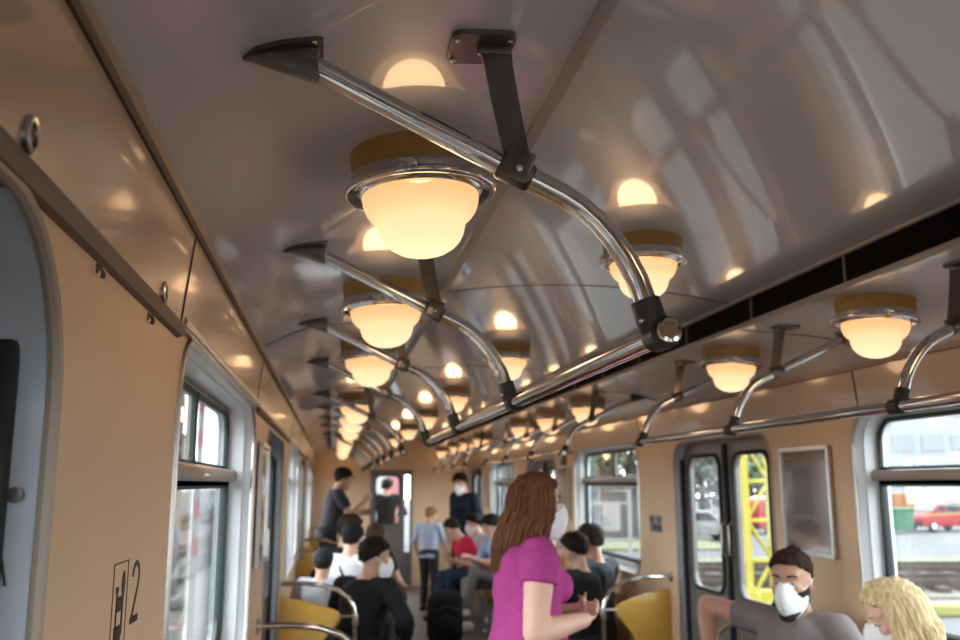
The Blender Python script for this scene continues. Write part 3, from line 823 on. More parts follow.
def loft_torso(mb, F, rings, n=20):
    rr = []
    for (u, w_, fr, bk, yo) in rings:
        ring = []
        for k in range(n):
            t = 2*pi*k/n; c, s = cos(t), sin(t)
            ring.append(F((w_*math.copysign(abs(c)**.8, c), yo + (fr if s > 0 else bk)*math.copysign(abs(s)**.9, s), u)))
        rr.append(ring)
    mb.loft(rr)

def person(label, pel, yaw, s=1.0, lean=0, twist=0, female=False, head=(0, 0, 0), sk='light', hands=None, feet=None, seated=False,
           shirt=None, sleeve='short', pants=None, hair=None, cap=None, mask=None, beard=None, glasses=False, bust=False, vox=.010, curl=.45, extra=None, hand_dirs=None, belly=0.0, bulk=1.0, slv=.62, elbow=None, eyes=True):
    """pel: pelvis centre in the car; yaw: heading in degrees (0 = along +x, 90 = along the car away from the camera)"""
    pel = (pel[0], pel[1], pel[2]+.02*s)
    a = R(yaw); f = V((cos(a), sin(a), 0)); r = V((sin(a), -cos(a), 0)); u = V((0, 0, 1))
    base = Matrix((r, f, u)).transposed()
    P = Frame(pel, base, s)                                  # pelvis frame (right, forward, up)
    tm = base @ Matrix.Rotation(-R(twist), 3, 'Z') @ Matrix.Rotation(-R(lean), 3, 'X')
    T = Frame(pel, tm, s)                                    # torso frame
    nk = T((0, -.005, .49))
    hm = base @ Matrix.Rotation(-R(head[0]), 3, 'Z') @ Matrix.Rotation(-R(head[1]), 3, 'X') @ Matrix.Rotation(R(head[2]), 3, 'Y')
    H = Frame(nk + tm @ V((0, .010, .025))*s + hm @ V((0, .022, .100))*s, hm, s*(.98 if female else 1.02))
    root = empty('person', (pel[0], pel[1], 0 if not seated else pel[2]-.09*s), label, 'person')
    sw = .155 if female else .178
    hands = hands or {}; feet = feet or {}
    sh, el, wr, hp, kn, an = {}, {}, {}, {}, {}, {}
    for sd, q in (('L', -1), ('R', 1)):
        sh[sd] = T((q*sw, -.01, .435))
        tgt = hands.get(sd)
        if tgt is None: tgt = (q*.20, .34, .10) if seated else (q*.235, .06, -.06)
        wr_t = V(tgt[1:]) if tgt[0] == 'w' else P(tgt)
        pole = tm @ V((q*.55, -.8, -.55))
        if elbow and sd in elbow: pole = base @ V(elbow[sd])
        el[sd], wr[sd] = ik(sh[sd], wr_t, .285*s, .25*s, pole)
        hp[sd] = P((q*.088, 0, -.02))
        ft = feet.get(sd)
        if ft is None: ft = (q*.11, .46, -.455) if seated else (q*.10, .0, -.872)
        an_t = V(ft[1:]) if ft[0] == 'w' else P(ft)
        kn[sd], an[sd] = ik(hp[sd], an_t, .43*s, .42*s, base @ (V((q*.12, .3, 1)) if seated else V((q*.05, 1, .1))))
    # ---- body: one fused surface
    mb = MB()
    if female:
        body_rings = [(-.09, .10, .07, .08, 0), (-.03, .165, .10, .125, 0), (.05, .158, .10 + belly, .105, 0), (.14, .128, .09 + belly, .085, 0), (.24, .128, .095, .085, 0), (.33, .138, .105, .09, 0), (.41, .135, .085, .085, -.005), (.455, .10, .065, .065, -.01), (.485, .05, .045, .048, -.008)]
    else:
        body_rings = [(-.09, .10, .07, .08, 0), (-.03, .152, .095, .11, 0), (.05, .148, .10 + belly, .095, 0), (.14, .142, .10 + belly, .09, 0), (.24, .152, .105, .095, 0), (.34, .165, .11, .10, 0), (.41, .155, .085, .09, -.005), (.455, .115, .068, .07, -.01), (.485, .058, .052, .055, -.008)]
    body_rings = [(z, w_*(bulk if z < .46 else 1), fr, bk*(bulk if z < .46 else 1), yo) for z, w_, fr, bk, yo in body_rings]
    loft_torso(mb, T, body_rings)
    if bust:
        for q in (-1, 1): mb.ell(T((q*.068, .082, .315)), (.066*s, .066*s, .066*s))
    mb.capsule(T((0, -.012, .455)), .058*s, H((0, -.022, -.06)), .053*s if not female else .047*s, 14)
    hr_ = [[H(p) for p in ring] for ring in head_rings()]
    mb.loft(hr_)
    mb.tube([H((0, .080, .030)), H((0, .094, .005)), H((0, .104, -.018)), H((0, .088, -.030))], [.008*s, .010*s, .0145*s, .010*s], 10)
    mb.ell(H((-.013, .090, -.024)), (.009*s,)*3); mb.ell(H((.013, .090, -.024)), (.009*s,)*3)
    for q in (-1, 1):
        mb.capsule(H((q*.012, .083, .036)), .0085*s, H((q*.046, .070, .036)), .008*s, 8)
        mb.ell(H((q*.045, .066, -.012)), (.020*s, .016*s, .016*s))
        mb.ell(H((q*.073, -.008, -.004)), (.008*s, .017*s, .031*s), hm @ Matrix.Rotation(q*R(-14), 3, 'Z'))
    mb.ell(H((0, .086, -.060)), (.022*s, .010*s, .006*s), hm); mb.ell(H((0, .085, -.069)), (.020*s, .010*s, .007*s), hm)
    mb.ell(H((0, .078, -.098)), (.022*s, .016*s, .016*s))
    for sd, q in (('L', -1), ('R', 1)):
        ar = (.9 if female else 1.0)*bulk
        mb.capsule(T((q*.07, -.01, .44)), .052*s, sh[sd], .057*s*ar, 12)
        mb.capsule(sh[sd], .056*s*ar, el[sd], .041*s*ar, 12)
        mid = sh[sd].lerp(el[sd], .45); mb.ell(mid, (.050*s*ar,)*3)
        fm = el[sd].lerp(wr[sd], .28)
        mb.capsule(el[sd], .041*s*ar, fm, .043*s*ar, 12); mb.capsule(fm, .043*s*ar, wr[sd], .027*s*ar, 12)
        fd = (wr[sd]-el[sd]).normalized()
        hd, hn = (fd, base @ V((-q, 0, 0))) if not (hand_dirs and sd in hand_dirs) else (base @ V(hand_dirs[sd][0]), base @ V(hand_dirs[sd][1]))
        if seated and not (hand_dirs and sd in hand_dirs): hn = V((0, 0, -1))
        # side towards the thumb
        dn = V(hd).normalized(); nn = (V(hn)-dn*V(hn).dot(dn)).normalized()
        hand(mb, wr[sd], hd, hn, s*(.92 if female else 1.0), curl, right=(q > 0))
        mb.capsule(hp[sd], .088*s, kn[sd], .058*s, 14)
        cm = kn[sd].lerp(an[sd], .3)
        mb.capsule(kn[sd], .057*s, cm, .056*s, 12); mb.capsule(cm, .056*s, an[sd], .036*s, 12)
        toe = an[sd] + base @ V((q*.03, .15, -.055))*s
        mb.capsule(an[sd] + base @ V((0, -.03, -.045))*s, .034*s, toe, .026*s, 10)
    body = remeshed(mb.bm, 'body', skin(sk), root, vox)
    # ---- clothes
    if shirt:
        sm = cloth(*shirt)
        mb = MB(); inf = .014
        hem = -.06
        rr = [(z, w_+inf, fr+inf, bk+inf, yo) for z, w_, fr, bk, yo in body_rings if z >= -.04]
        rr = [(hem-.03, rr[0][1]+.004, rr[0][2]+.004, rr[0][3]+.004, 0)] + rr[:-1] + [(.476, .075, .060, .066, -.010)]
        loft_torso(mb, T, rr, 24)
        if bust:
            for q in (-1, 1): mb.ell(T((q*.064, .084, .312)), (.078*s, .074*s, .074*s))
            mb.ell(T((0, .085, .30)), (.09*s, .062*s, .06*s), tm)
        ar = (.93 if female else 1.0)*bulk
        for sd, q in (('L', -1), ('R', 1)):
            mb.capsule(T((q*.07, -.012, .437)), .060*s, sh[sd], .067*s, 12)
            if sleeve == 'short':
                e = sh[sd].lerp(el[sd], slv); mb.tube([sh[sd], sh[sd].lerp(el[sd], slv*.5), e], [.067*s*ar, .065*s*ar, .062*s*ar], 14)
            elif sleeve == 'long':
                mb.capsule(sh[sd], .067*s, el[sd], .053*s, 12); w2 = el[sd].lerp(wr[sd], .93)
                mb.ell(el[sd], (.054*s,)*3); mb.tube([el[sd], el[sd].lerp(wr[sd], .4), w2], [.053*s, .051*s, .037*s], 12)
            elif sleeve == 'elbow':
                mb.capsule(sh[sd], .067*s, el[sd], .055*s, 12)
        # soft folds
        so = remeshed(mb.bm, 'shirt', sm, root, max(vox, .008), 3)
        nrm = [v.normal.copy() for v in so.data.vertices]
        for v, vn in zip(so.data.vertices, nrm):
            p = v.co
            k = noise.noise(V((p.x*9, p.y*9, p.z*16)))*.006 + noise.noise(V((p.x*22+3, p.y*22, p.z*40)))*.0025
            v.co = p + vn*k
    if pants:
        pm = cloth(*pants[:2]); short = len(pants) > 2
        mb = MB()
        loft_torso(mb, P, [(-.10, .10, .09, .10, 0), (-.03, .170, .112, .128, 0), (.03, .166, .112, .118, 0), (.07, .160, .112, .108, 0)])
        for sd, q in (('L', -1), ('R', 1)):
            e = kn[sd]
            mb.capsule(hp[sd], .100*s, e, .072*s, 14)
            if not short:
                mb.ell(e, (.073*s,)*3); mb.tube([e, e.lerp(an[sd], .4), e.lerp(an[sd], .96)], [.070*s, .066*s, .056*s], 14)
        remeshed(mb.bm, 'trousers', pm, root, max(vox, .010), 3)
        for sd, q in (('L', -1), ('R', 1)):
            mb = MB()
            hl = an[sd] + base @ V((0, -.045, -.042))*s; to = an[sd] + base @ V((q*.03, .165, -.055))*s
            mb.capsule(hl, .043*s, to, .036*s, 12); mb.capsule(an[sd]+V((0, 0, -.01)), .046*s, an[sd] + base @ V((0, .05, -.045))*s, .040*s, 10)
            sc = cloth('white_shoe', (.72, .71, .70)) if extra == 'white_shoes' else cloth('dark_shoe', (.03, .03, .035))
            remeshed(mb.bm, 'shoe', sc, root, .010, 3)
    # ---- face and hair
    if eyes:
        mb = MB()
        for q in (-1, 1): mb.ell(H((q*.032, .079, .012)), (.0115*s, .006*s, .0065*s), hm)
        mb.build('eye', mat('eye_white', (.55, .52, .50), .2), root, True, root.location)
        mb = MB()
        for q in (-1, 1): mb.ell(H((q*.032, .0835, .011)), (.0052*s, .003*s, .0055*s), hm)
        mb.build('iris', mat('iris', (.04, .025, .02), .1), root, True, root.location)
        mb = MB()
        for q in (-1, 1): mb.tube([H((q*.016, .0905, .037)), H((q*.034, .0885, .042)), H((q*.052, .074, .037))], [.004*s, .0045*s, .0025*s], 6)
        mb.build('eyebrow', hair[1] if hair else INK, root, True, root.location)
    if hair:
        kind, hmm = hair[0], hair[1]
        rnd = random.Random(hash(label) % 9999 if False else sum(map(ord, label)))
        mb = MB(); inf = {'short': .013, 'buzz': .006, 'long': .014, 'bun': .010, 'full': .020, 'under': .010}[kind]
        mb.loft([[H(p) for p in ring] for ring in head_rings(inf, -.075)])
        # cut along the hairline (brow to nape)
        pl = H((0, .080, .072)); pn = H.d(V((0, -.75, 1.0)).normalized())
        slope = {'long': .95, 'bun': .60}.get(kind, .66)
        lo = {'short': (.072, .72), 'buzz': (.075, .72), 'long': (.080, .80), 'bun': (.086, .74), 'full': (.062, .70), 'under': (.05, .70)}[kind]
        pn = H.d(V((0, -slope, 1.0)).normalized()); pl = H((0, .078, lo[0]))
        cut(mb.bm, pl, pn)
        if kind in ('short', 'full'):
            for i in range(110 if vox < .009 else 60):
                th = rnd.uniform(0, 2*pi); z = rnd.uniform(-.02, .122) if kind != 'bun' else rnd.uniform(.0, .12)
                k_ = min(range(len(HEAD_RINGS)), key=lambda j: abs(HEAD_RINGS[j][0]-z)); ur, wr_, fr_, bk_ = HEAD_RINGS[k_]
                x, y = wr_*cos(th), (fr_ if sin(th) > 0 else bk_)*sin(th)
                if y > .02 and z < lo[0]: continue
                if abs(x) > .05 and z < .02 and y > -.01: continue
                q0 = V((x, y, ur)); nn = V((x, y*.9, max(ur, 0)*.9+.01)).normalized()
                dr = V((nn.x*.5, nn.y*.5 + (.5 if kind != 'bun' else -.8), -.25 if z < .06 else .1))
                L_ = .022 if kind == 'short' else .030
                mb.tube([H(q0+nn*.004), H(q0+nn*(.004+inf)+dr*L_*.4), H(q0+nn*(inf+.002)+dr*L_)], [.013*s, .012*s, .004*s], 6)
        if kind == 'bun':
            mb.ell(H((.012, -.088, .098)), (.034*s, .030*s, .028*s)); mb.tube([H((0, -.05, .10)), H((0, -.08, .10))], [.03*s, .018*s], 8); mb.tube([H((.01, -.10, .10)), H((.03, -.125, .085))], [.014*s, .004*s], 6)
        ho = remeshed(mb.bm, 'hair', hmm, root, .006 if vox < .009 else .007, 1)
        nrm = [v.normal.copy() for v in ho.data.vertices]
        for v, vn in zip(ho.data.vertices, nrm):
            q = v.co; k = noise.noise(V((q.x*45, q.y*45, q.z*28)))*.007 + noise.noise(V((q.x*110, q.y*110, q.z*60)))*.004
            v.co = q + vn*k
        if kind == 'long':
            L0 = hair[2]; fwd = hair[3] if len(hair) > 3 else 0.0
            mb = MB()
            for i in range(420):
                th = rnd.uniform(R(-38), R(218)) ; side = th
                # azimuth measured from the right ear through the back to the left ear
                x0, y0_ = cos(th), -sin(th)
                j = rnd.uniform(.006, .022)
                top = V((x0*.020, -.02 + .03*rnd.random() + (.035 if y0_ > 0 else 0), .122+j*.55))
                pts = [top]
                for (z, k_) in ((.105, .62), (.07, .93), (.03, 1.04), (-.02, 1.07)):
                    yy = y0_*(.098+j if y0_ < 0 else .072+j); yy = min(yy, .062)
                    pts.append(V((x0*(.074+j)*k_, yy*k_, z)))
                ph = rnd.uniform(0, 6.28); L_ = L0*rnd.uniform(.68, 1.04)
                last = pts[-1]; n_ = 7
                drift = rnd.uniform(-.012, .012)
                for t in range(1, n_+1):
                    q = t/n_
                    out = 1.0 + .06*sin(q*3.1) - .22*q
                    dy = (-.060*q**.7 if last.y < .02 else -.07*q) + fwd*q
                    pts.append(V((last.x*out + .011*sin(ph+q*7) + drift*q, last.y*(1-.05*q) + dy + .007*cos(ph+q*5), last.z - L_*q)))
                w2 = []
                for n2, p in enumerate(pts):
                    wp = H(p) if n2 < 5 else H(V((0, 0, -.02))) + hm @ V((p.x, p.y, 0))*s + V((0, 0, p.z+.02))*s
                    w2.append(wp)
                rr = [.0055*s]*5 + [.0062*s*(1-.55*t/n_) for t in range(1, n_+1)]
                mb.tube(w2, rr, 6)
            mb.build('hair_strands', hmm, root, True, root.location)
    if cap:
        mb = MB(); mb.loft([[H(p) for p in ring] for ring in head_rings(.017, -.05)])
        pl, pn = H((0, .085, .058)), H.d(V((0, -.22, 1.0)).normalized())
        cut(mb.bm, pl, pn)
        co = mb.build('cap', cloth(*cap), root, True, root.location)
        mb = MB(); br_ = []
        for k in range(13):
            t = pi*k/12; br_.append(V((.078*cos(t), .070+.085*sin(t), .052-.012*sin(t)+.012*cos(2*t)*0 - .010*abs(cos(t)))))
        mb.prism([H(p) for p in br_], H.d((0, 0, .007*s))); mb.build('brim', cloth(*cap), co, True, root.location)
        mb = MB(); mb.ell(H((0, -.008, .138)), (.008*s, .008*s, .005*s)); mb.build('button', cloth(*cap), co, True, root.location)
    if mask:
        mm = mask if mask is not True else WHITEM
        mb = MB(); rings = []
        for (z, w_, y, d_) in ((.014, .026, .094, .012), (-.002, .044, .094, .024), (-.024, .061, .092, .036), (-.046, .069, .091, .042), (-.070, .068, .090, .040), (-.094, .058, .088, .032), (-.116, .042, .086, .022), (-.132, .026, .080, .010)):
            ring = []
            for k in range(25):
                t = -1 + 2*k/24; x = 1.03*w_*t
                yy = y + d_*(1-abs(t)**1.5) - .062*(abs(t)**2)*(w_/.069)
                ring.append(H((x, yy, z)))
            for k in range(24, -1, -1):
                t = -1 + 2*k/24; x = 1.03*w_*t*.96
                yy = y - .012 - .057*(abs(t)**2)*(w_/.069); ring.append(H((x, yy, z)))
            rings.append(ring)
        mb.loft(rings); mo = mb.build('face_mask', mm, root, True, root.location, 60)
        mb = MB()
        for q in (-1, 1):
            mb.tube([H((q*.050, .062, -.025)), H((q*.070, .02, -.010)), H((q*.083, -.015, .012))], .0022*s, 6)
        mb.build('strap', mm, mo, True, root.location)
    if beard:
        mb = MB(); mb.loft([[H(p + V((0, .004, -.012))) for p in ring] for ring in head_rings(.007)[:6]])
        cut(mb.bm, H((0, .012, -.05)), H.d(V((0, -1, .12)).normalized()), False)
        for q in (-1, 1): mb.tube([H((q*.071, .010, .0)), H((q*.069, .018, -.04)), H((q*.062, .025, -.075))], [.004*s, .008*s, .012*s], 8)
        mb.ell(H((0, .085, -.118)), (.036*s, .030*s, .022*s), hm)
        remeshed(mb.bm, 'beard', beard, root, .006, 2)
    if glasses:
        mb = MB()
        for q in (-1, 1):
            c = [H((q*.033+.024*cos(2*pi*k/16), .098-.006*abs(cos(2*pi*k/16)), .010+.018*sin(2*pi*k/16))) for k in range(17)]
            mb.tube(c, .0018*s, 6, False); mb.tube([H((q*.057, .090, .014)), H((q*.074, .04, .016)), H((q*.080, -.01, .012))], .0018*s, 6)
        mb.tube([H((-.010, .100, .012)), H((.010, .100, .012))], .0018*s, 6)
        g = mb.build('spectacles', INK, root, True, root.location)
    root['_h'] = 0; del root['_h']
    return root, dict(H=H, T=T, P=P, sh=sh, el=el, wr=wr, kn=kn, an=an)

BLK = ('black', (.012, .012, .014)); DKG = ('dark_grey', (.035, .036, .042)); NAVY = ('navy', (.012, .016, .032))
JEANS = ('blue_denim', (.03, .05, .10)); GREYT = ('taupe_grey', (.20, .175, .175)); LGREY = ('light_grey', (.40, .42, .47))
HB = hairm('black', (.012, .009, .008)); HBR = hairm('dark_brown', (.032, .018, .011)); HAU = hairm('auburn', (.155, .064, .029)); HBL = hairm('blonde', (.72, .55, .32)); HSAND = hairm('sandy', (.30, .19, .09))

# woman in the aisle
person('woman in a magenta T-shirt with long auburn hair and white mask, standing in the aisle', (-.215, 3.58, .925), 8, 1.0, 3, 0, True, (9, 2, 0), 'pink',
       hands={'R': (.12, .20, .185), 'L': (.02, .215, .205)}, elbow={'R': (.35, -.8, -.5), 'L': (-.35, -.8, -.5)}, hand_dirs={'R': ((-.75, .55, .15), (-.4, -.75, .2)), 'L': ((.8, .45, .1), (.3, -.8, .2))},
       shirt=('magenta', (.37, .05, .22)), pants=JEANS, hair=('long', HAU, .24, .0), mask=True, glasses=True, bust=True, vox=.0075, curl=.6, belly=.045, bulk=1.26, slv=.38)
# man and woman on the nearest right bench
person('bearded man in grey T-shirt and white mask, elbow raised over the bench end', (.955, 3.70, .585), 208, 1.03, -6, 0, False, (-14, 8, 0), 'tan',
       hands={'R': (.38, .05, .25), 'L': (-.30, .20, .10)}, elbow={'R': (.9, -.35, 1.0), 'L': (-1, -.1, -.4)}, seated=True, shirt=GREYT, pants=JEANS, hair=('bun', HBR), mask=True, beard=HBR, vox=.0075, curl=.5, slv=.44)
person('blonde woman with long wavy hair and a white mask, seated beside the grey shirted man', (.965, 2.86, .575), 190, 1.0, 2, 0, True, (16, 18, 0), 'pink',
       seated=True, shirt=('dusty_blue', (.16, .20, .30)), pants=JEANS, hair=('long', HBL, .30, .03), mask=True, vox=.0075)
# left benches
person('man in black long sleeved top and white mask, seated behind a left grab rail', (-.79, 6.2, .505), 52, 1.05, 14, 0, False, (42, 6, 0), 'tan',
       hands={'R': (.27, .16, .10), 'L': (-.2, .34, .12)}, elbow={'R': (.8, -.6, -.3)}, seated=True, shirt=BLK, sleeve='long', pants=DKG, hair=('short', HB), mask=True)
person('child in a grey T-shirt and dark grey cap, seated on the second left bench', (-1.05, 7.02, .52), 60, .85, 6, 0, False, (-20, 6, 0), 'light',
       seated=True, shirt=LGREY, pants=JEANS, hair=('under', HBR), cap=('charcoal_cap', (.028, .030, .036)), vox=.011)
r_, J = person('man in white T-shirt, black cap and shoulder strap on the second left bench', (-.83, 7.75, .56), 55, 1.0, 4, 0, False, (-5, 6, 0), 'light',
       seated=True, shirt=('white_tee', (.62, .63, .66)), pants=DKG, hair=('under', HB), cap=('black_cap', (.010, .010, .012)), vox=.011)
mb = MB(); T_ = J['T']; mb.tube([T_((-.11, .10, .42)), T_((-.09, .02, .47)), T_((-.02, -.10, .40)), T_((.08, -.125, .22)), T_((.14, -.10, .08))], .014, 8); mb.build('shoulder_strap', cloth(*BLK), r_, True, r_.location)
r_, J = person('dark haired man in black with neon yellow vest edge by the left wall', (-.86, 8.42, .57), 45, 1.05, 4, 0, False, (20, 6, 0), 'light',
       hands={'L': (-.22, .22, .22), 'R': (.2, .3, .1)}, seated=True, shirt=BLK, sleeve='long', pants=DKG, hair=('full', HBR), mask=True, vox=.011)
mb = MB(); T_ = J['T']; mb.tube([T_((-.20, .03, .44)), T_((-.215, .0, .30)), T_((-.205, .0, .16))], [.045, .05, .045], 12); mb.build('vest_panel', mat('neon_yellow', (.55, .85, .05), .6), r_, True, r_.location)
person('brown haired passenger half hidden behind the man in the black cap', (-.56, 9.35, .52), 60, .95, 4, 0, False, (0, 6, 0), 'light', seated=True, shirt=DKG, pants=DKG, hair=('full', hairm('brown', (.09, .05, .03))), vox=.012)
# far standing passengers
person('man in black cap and dark grey T-shirt standing at the far left', (-1.02, 11.7, 1.04), 10, 1.1, 14, 0, False, (5, 10, 0), 'tan',
       hands={'R': (.14, .40, .34), 'L': (-.1, .40, .20)}, elbow={'R': (.3, -.3, -.8), 'L': (-.3, -.3, -.8)}, shirt=DKG, sleeve='short', pants=BLK, hair=('under', HB), cap=('black_cap', (.010, .010, .012)), vox=.012)
person('person in black standing behind the glass of the far end door', (-.05, 15.85, .95), 100, 1.04, 0, 0, False, (30, 8, 0), 'brown',
       hands={'R': (.26, .25, .16)}, shirt=BLK, sleeve='long', pants=BLK, hair=('full', HB), vox=.013)
person('small fair haired child in a pale blue shirt standing near the far wall', (.33, 12.4, .73), 55, .80, 2, 0, False, (30, 8, 0), 'light',
       hands={'R': (.2, .3, -.02)}, shirt=('pale_blue', (.40, .46, .60)), sleeve='elbow', pants=DKG, hair=('full', HSAND), vox=.012)
person('man in a dark navy jacket and white mask standing at the far right', (.84, 12.6, .98), 215, 1.08, 2, 0, False, (-10, 14, 0), 'light',
       shirt=NAVY, sleeve='long', pants=NAVY, hair=('full', HB), mask=True, vox=.012)
# far right bench
person('boy in a crimson T-shirt leaning forward on the farthest right bench', (.80, 11.05, .58), 195, 1.0, 32, 0, False, (10, 28, 0), 'light',
       hands={'R': (.12, .36, .16), 'L': (-.12, .36, .16)}, seated=True, shirt=('crimson', (.55, .02, .06)), pants=JEANS, hair=('short', HBR), vox=.011)
r_, J = person('dark haired passenger in light blue with grey trousers and white shoes on the right', (1.0, 10.35, .57), 200, 1.0, 14, 0, False, (10, 22, 0), 'light',
       hands={'R': (.10, .44, .26), 'L': (-.06, .44, .24)}, feet={'L': (.10, .50, -.30), 'R': (.12, .44, -.455)}, seated=True, shirt=('light_blue', (.30, .42, .62)), sleeve='elbow', pants=('mid_grey', (.20, .19, .18)), hair=('full', HB), vox=.011, extra='white_shoes')
person('passenger with a pale mask and dark hair seated behind the light blue shirt', (.93, 11.6, .55), 195, .97, 8, 0, False, (0, 15, 0), 'light', seated=True, shirt=('pale_grey', (.45, .46, .48)), pants=DKG, hair=('full', HB), mask=True, vox=.012)
# two men on the second right bench
person('dark haired man in a black T-shirt seated right behind the yellow end panel', (.81, 6.40, .525), 128, 1.02, 4, 0, False, (0, 8, 0), 'tan', seated=True, shirt=BLK, sleeve='short', pants=DKG, hair=('short', HB))
person('dark haired man in a dark grey T-shirt seated nearest the second right window', (1.02, 6.83, .545), 128, 1.04, 0, 0, False, (-10, 6, 0), 'tan', seated=True, shirt=('slate_grey', (.05, .055, .07)), sleeve='short', pants=DKG, hair=('short', HBR))
# black backpack on the floor and a phone in the hands
c = V((.23, 9.75, 0)); r = empty('backpack', c, 'black backpack standing on the floor before the grey trousers', 'bag')
mb = MB(); mb.rbox(c+V((0, 0, .28)), (.38, .26, .54), .11, None, 4); mb.ell(c+V((0, -.1, .20)), (.14, .07, .14)); remeshed(mb.bm, 'sack', cloth(*BLK), r, .012)
mb = MB(); mb.tube([c+V((-.05, .02, .53)), c+V((0, .02, .60)), c+V((.05, .02, .53))], .012, 8); mb.build('handle', cloth(*BLK), r, True, c)
mb = MB(); mb.tube([c+V((-.12, -.135, .37)), c+V((0, -.165, .41)), c+V((.12, -.135, .37))], .006, 6); mb.build('zip', DARKLINE, r, True, c)

bpy.data.scenes.remove(TSC)


# ------------------------------------------------------------------ outside
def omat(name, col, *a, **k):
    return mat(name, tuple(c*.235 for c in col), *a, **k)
GZ = -1.0
ASPH = omat('yard_asphalt', (.25, .26, .28), .9, var=.08, vscale=.6)
BALLAST = omat('track_ballast', (.42, .38, .35), .95, var=.35, vscale=14, bump=.4, bscale=30)
GRASSM = omat('verge_grass', (.38, .46, .22), .95, var=.35, vscale=5, bump=.3, bscale=40)
RAILM = omat('rusty_rail', (.17, .11, .085), .6, metal=.3, var=.2, vscale=10)
SLEEP = omat('old_sleeper', (.20, .165, .14), .9, var=.2, vscale=10)
KERB = omat('yellow_green_paint', (.72, .72, .20), .7, var=.08, vscale=5)
WHITEP = omat('white_paint', (.80, .80, .80), .6, var=.05, vscale=4)
MASTY = omat('yellow_mast_paint', (1.2, 1.05, .15), .6, spec=.2, var=.05, vscale=6)
REDP = omat('red_car_paint', (.85, .04, .05), .5, coat=.1, spec=.2)
YSTR = omat('yellow_stripe', (.75, .50, .05), .4)
ORANGEP = omat('orange_paint', (.72, .27, .03), .5, var=.06, vscale=3)
GREENP = omat('green_bin_plastic', (.05, .32, .16), .5)
DGLASS = omat('dark_car_glass', (.05, .06, .07), .08, coat=.6)
TYRE = omat('tyre', (.02, .02, .02), .8)
FACADE = omat('white_facade', (.90, .95, 1.0), .8, var=.04, vscale=1)
BGLASS = omat('office_glass', (.40, .47, .55), .15, coat=.6)
BLUEP = omat('blue_paint', (.07, .20, .46), .4, coat=.3)
LEAFS = [omat('leaf_green_dark', (.20, .29, .17), .7, var=.4, vscale=2), omat('leaf_green_grey', (.34, .40, .32), .75, var=.35, vscale=2), omat('leaf_green_mid', (.26, .36, .18), .7, var=.4, vscale=2)]
BARK = omat('bark', (.12, .085, .06), .9, var=.3, vscale=10)

def at(px, depth, z=None, py=None):
    """a point out there: column of the photograph, distance along the view, height"""
    p = EYE + FW*depth + RT2*((px-480)/900*depth)
    if py is not None: p = p - UP2*((py-320)/900*depth)
    if z is not None: p.z = z
    return p
HR = V((cos(YAW), -sin(YAW), 0)); HF = V((sin(YAW), cos(YAW), 0))
def gp(px, dist, z=GZ):
    """ground point at a horizontal distance along the view heading"""
    x = (px-480)/900*dist*cos(PITCH)
    return V((EYE.x, EYE.y, 0)) + HF*dist + HR*x + V((0, 0, z))
YROT = Matrix.Rotation(-YAW, 3, 'Z')

b = MB(); b.box((40, 45, GZ-.25), (220, 240, .5)); struct(b.build('ground', ASPH, None, False))
# ballast strip and two tracks crossing the yard on the right, seen through the windows
def strip(d0, d1, x0, x1, h, m, name, kind, label=None, cat=None):
    b = MB(); c = V((EYE.x, EYE.y, GZ+h/2)) + HF*((d0+d1)/2) + HR*((x0+x1)/2)
    b.rbox(c, (x1-x0, d1-d0, h), min(h*.4, .1), YROT); o = b.build(name, m, None, False, c)
    o['kind'] = kind
    if label: tag(o, label, cat)
    return o
strip(21.2, 28.5, 4.6, 40, .12, BALLAST, 'ballast_bed', 'stuff', 'grey brown track ballast bed crossing the yard outside the right windows', 'ballast')
strip(28.9, 32.5, 4.6, 40, .10, GRASSM, 'grass_verge', 'stuff', 'green grass verge behind the tracks outside the right windows', 'grass')
strip(19.4, 21.1, 4.2, 40, .06, BALLAST, 'ballast_bed', 'stuff', 'low grey gravel edge in front of the right hand tracks', 'ballast')
def track(d, x0, x1, label):
    c = V((EYE.x, EYE.y, GZ+.12)) + HF*d + HR*((x0+x1)/2)
    r = empty('railway_track', c, label, 'track')
    for s in (-.72, .72):
        b = MB(); p = c + HF*s + V((0, 0, .195)); b.box(p, (x1-x0, .07, .15), YROT); b.build('rail', RAILM, r, False, c)
    b = MB(); n = int((x1-x0)/.65)
    for i in range(n): b.box(c + HR*(-(x1-x0)/2 + (i+.5)*.65) + V((0, 0, .062)), (.24, 2.4, .12), YROT)
    o = b.build('sleeper_row', SLEEP, r, False, c); o['kind'] = 'stuff'
track(23.0, 4.7, 30, 'nearer rusty railway track on ballast outside the right windows')
track(26.6, 4.7, 30, 'farther rusty railway track on ballast outside the right windows')
c = gp(800, 19.0, GZ+.12); b = MB(); b.rbox(c, (20, .34, .24), .05, YROT); tag(b.build('painted_kerb', KERB, None, False, c), 'long yellow green painted kerb low outside the right windows', 'kerb')

